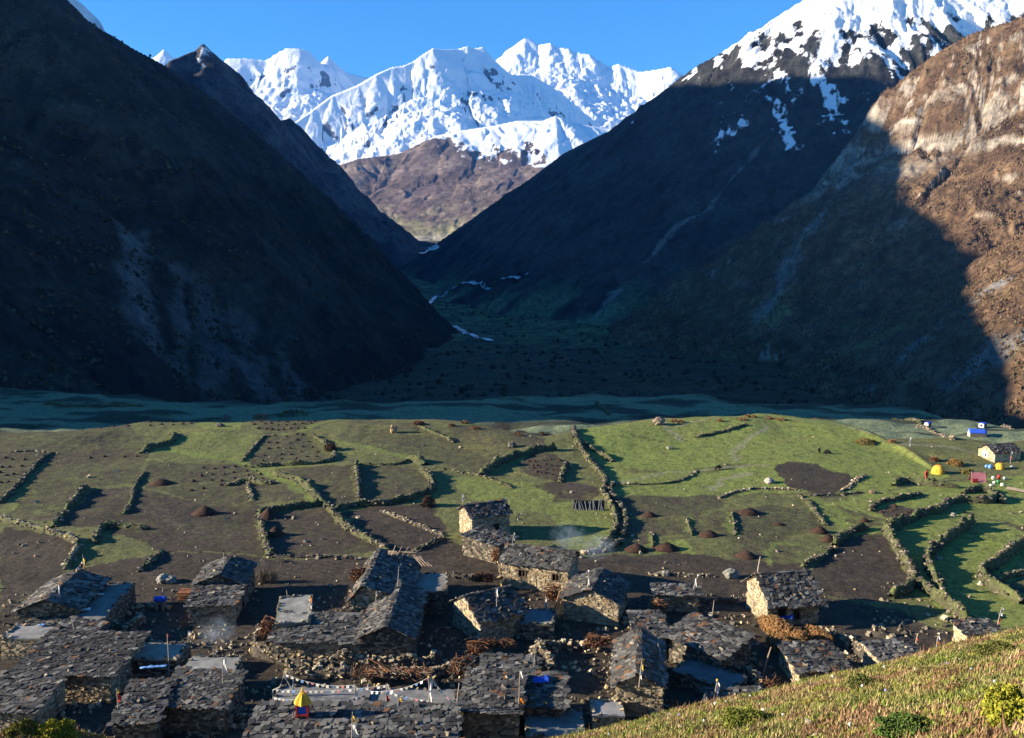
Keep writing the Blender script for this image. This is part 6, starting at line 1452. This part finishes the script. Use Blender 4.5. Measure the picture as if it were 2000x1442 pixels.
tarp_hut("tiny grey hut with a dark window, behind the long blue-roofed hut", 1919, 832, 1.2, 1.1, 0.9, 0.15, m_tin, m_blue, 0.7, (0.0, 0.55, 0.16, 0.18, m_dark))
# white panel on the camp hut's gable
for o in list(bpy.data.objects):
    if o.name == "camp_hut":
        B = Blocks(); B.add([(-1.92, 0.0, 0.75)], np.eye(3), (0.02, 0.55, 0.42), (1, 1, 1)); pn = B.build("gable_panel", m_white, o)
        xs = [q.co.x for c in o.children for q in c.data.vertices if c.name.startswith("wall")]; pn.location.x = min(xs) + 1.92 - 0.16
        B = Blocks(); B.add([(min(xs) - 0.20, 0.02, 0.75)], np.eye(3), (0.015, 0.22, 0.2), (1, 1, 1)); B.build("blue_patch", m_skyblue, pn)
# figures and animals
def skin_figure(name, verts, edges, radii, mat, loc, rz, label, cat):
    me = bpy.data.meshes.new(name); me.from_pydata(verts, edges, []); me.materials.append(mat)
    o = link(name, me); o.location = loc; o.rotation_euler = (0, 0, rz); tag(o, label, cat)
    sk = o.modifiers.new("skin", 'SKIN'); o.modifiers.new("sub", 'SUBSURF').levels = 1; o.modifiers["sub"].render_levels = 1
    for k, r in enumerate(radii): me.skin_vertices[0].data[k].radius = (r, r)
    me.skin_vertices[0].data[0].use_root = True
    return o
m_yak, nt, b = new_mat("yak_coat"); b.inputs['Base Color'].default_value = (0.018, 0.014, 0.012, 1)
for px, py, rz, lab in ((1402, 918, 0.3, "small black yak grazing on the brown strip in the bright green fields"), (1600, 885, 1.2, "left of two small dark yaks grazing beyond the dark oval plot"), (1617, 887, 2.6, "right of two small dark yaks grazing beyond the dark oval plot")):
    p = at_ground(px, py)
    skin_figure("yak", [(0, 0, 0.85), (0.55, 0, 0.9), (-0.5, 0, 0.85), (0.9, 0, 0.65), (1.12, 0, 0.35), (0.5, 0.18, 0.4), (0.5, 0.18, 0.03), (0.5, -0.18, 0.4), (0.5, -0.18, 0.03), (-0.5, 0.18, 0.45), (-0.55, 0.18, 0.03), (-0.5, -0.18, 0.45), (-0.55, -0.18, 0.03), (-0.75, 0, 0.7), (-0.8, 0, 0.3)],
                [(0, 1), (0, 2), (1, 3), (3, 4), (1, 5), (5, 6), (1, 7), (7, 8), (2, 9), (9, 10), (2, 11), (11, 12), (2, 13), (13, 14)], [0.36, 0.40, 0.33, 0.2, 0.13, 0.13, 0.08, 0.13, 0.08, 0.13, 0.08, 0.13, 0.08, 0.06, 0.08], m_yak, (p.x, p.y, p.z), rz, lab, "yak").scale = (0.6, 0.6, 0.6)
p = at_ground(1809, 941)
pr = skin_figure("person", [(0, 0, 0.95), (0, 0, 1.2), (0, 0, 1.42), (0, 0, 1.52), (0, -0.02, 1.66), (0.22, 0, 1.38), (0.28, -0.03, 1.1), (0.27, -0.08, 0.85), (-0.22, 0, 1.38), (-0.28, -0.03, 1.1), (-0.27, -0.08, 0.85), (0.10, 0, 0.88), (0.12, -0.01, 0.48), (0.13, 0.01, 0.07), (-0.10, 0, 0.88), (-0.12, -0.01, 0.48), (-0.13, 0.01, 0.07)],
            [(0, 1), (1, 2), (2, 3), (3, 4), (2, 5), (5, 6), (6, 7), (2, 8), (8, 9), (9, 10), (0, 11), (11, 12), (12, 13), (0, 14), (14, 15), (15, 16)], [0.16, 0.16, 0.18, 0.06, 0.11, 0.08, 0.055, 0.045, 0.08, 0.055, 0.045, 0.10, 0.075, 0.055, 0.10, 0.075, 0.055], m_red, (p.x, p.y, p.z), 0.4, "person in dark red clothes standing in the grass below the large tent", "person")

# smoke from the hearths
m_smoke, nt, b = new_mat("hearth_smoke"); nt.nodes.remove(b)
out = [n_ for n_ in nt.nodes if n_.type == 'OUTPUT_MATERIAL'][0]
tc = nd(nt, 'ShaderNodeTexCoord'); nz_ = nd(nt, 'ShaderNodeTexNoise', Scale=1.1, Detail=4, Roughness=0.6); nt.links.new(tc.outputs['Object'], nz_.inputs['Vector'])
gr = nd(nt, 'ShaderNodeTexGradient', gradient_type='SPHERICAL'); mp = nd(nt, 'ShaderNodeMapping'); mp.inputs['Location'].default_value = (-1, -1, -1); mp.inputs['Scale'].default_value = (2, 2, 2)
nt.links.new(tc.outputs['Generated'], mp.inputs[0]); nt.links.new(mp.outputs[0], gr.inputs[0])
r1 = ramp_node(nt, nz_.outputs['Fac'], [(0.42, g3(0)), (0.75, g3(1))]); ml = mul_node(nt, r1, gr.outputs['Fac'])
mm = nd(nt, 'ShaderNodeMath', operation='MULTIPLY'); nt.links.new(ml, mm.inputs[0]); mm.inputs[1].default_value = 0.42
pv = nd(nt, 'ShaderNodeVolumePrincipled', Anisotropy=0.0); pv.inputs['Color'].default_value = (0.62, 0.78, 1.0, 1); nt.links.new(mm.outputs[0], pv.inputs['Density']); nt.links.new(pv.outputs[0], out.inputs['Volume'])
for px, py, r, h in ((1108, 1082, 2.2, 1.9), (1165, 1098, 2.4, 1.7), (425, 1316, 1.9, 1.3)):
    p = at_z(px, py, 0.0); v, f = lump(px, 3, 0.12); v = v * np.array([r, r * 0.8, h]) + np.array([p.x, p.y, gz(p.x, p.y) + h * 1.08 + (2.1 if px == 425 else 0)])
    c = v.mean(0); o = link("smoke", mesh_np("smoke", v - c, f, m_smoke), kind='stuff'); o.location = c

# ------------------------------------------------------------------ thin mountain air
hz, nt, b = new_mat("mountain_air")
nt.nodes.remove(b)
out = [n for n in nt.nodes if n.type == 'OUTPUT_MATERIAL'][0]
pv = nd(nt, 'ShaderNodeVolumePrincipled', Density=3.2e-5, Anisotropy=0.0)
pv.inputs['Color'].default_value = (0.10, 0.36, 1.0, 1)
nt.links.new(pv.outputs[0], out.inputs['Volume'])
v = [(x, y, z) for x in (-7000, 7000) for y in (-200, 13000) for z in (-90, 3600)]
hf = [[0, 1, 3, 2], [4, 6, 7, 5], [0, 4, 5, 1], [2, 3, 7, 6], [0, 2, 6, 4], [1, 5, 7, 3]]
link("haze", mesh_np("haze", v, np.array(hf), hz), kind='stuff')
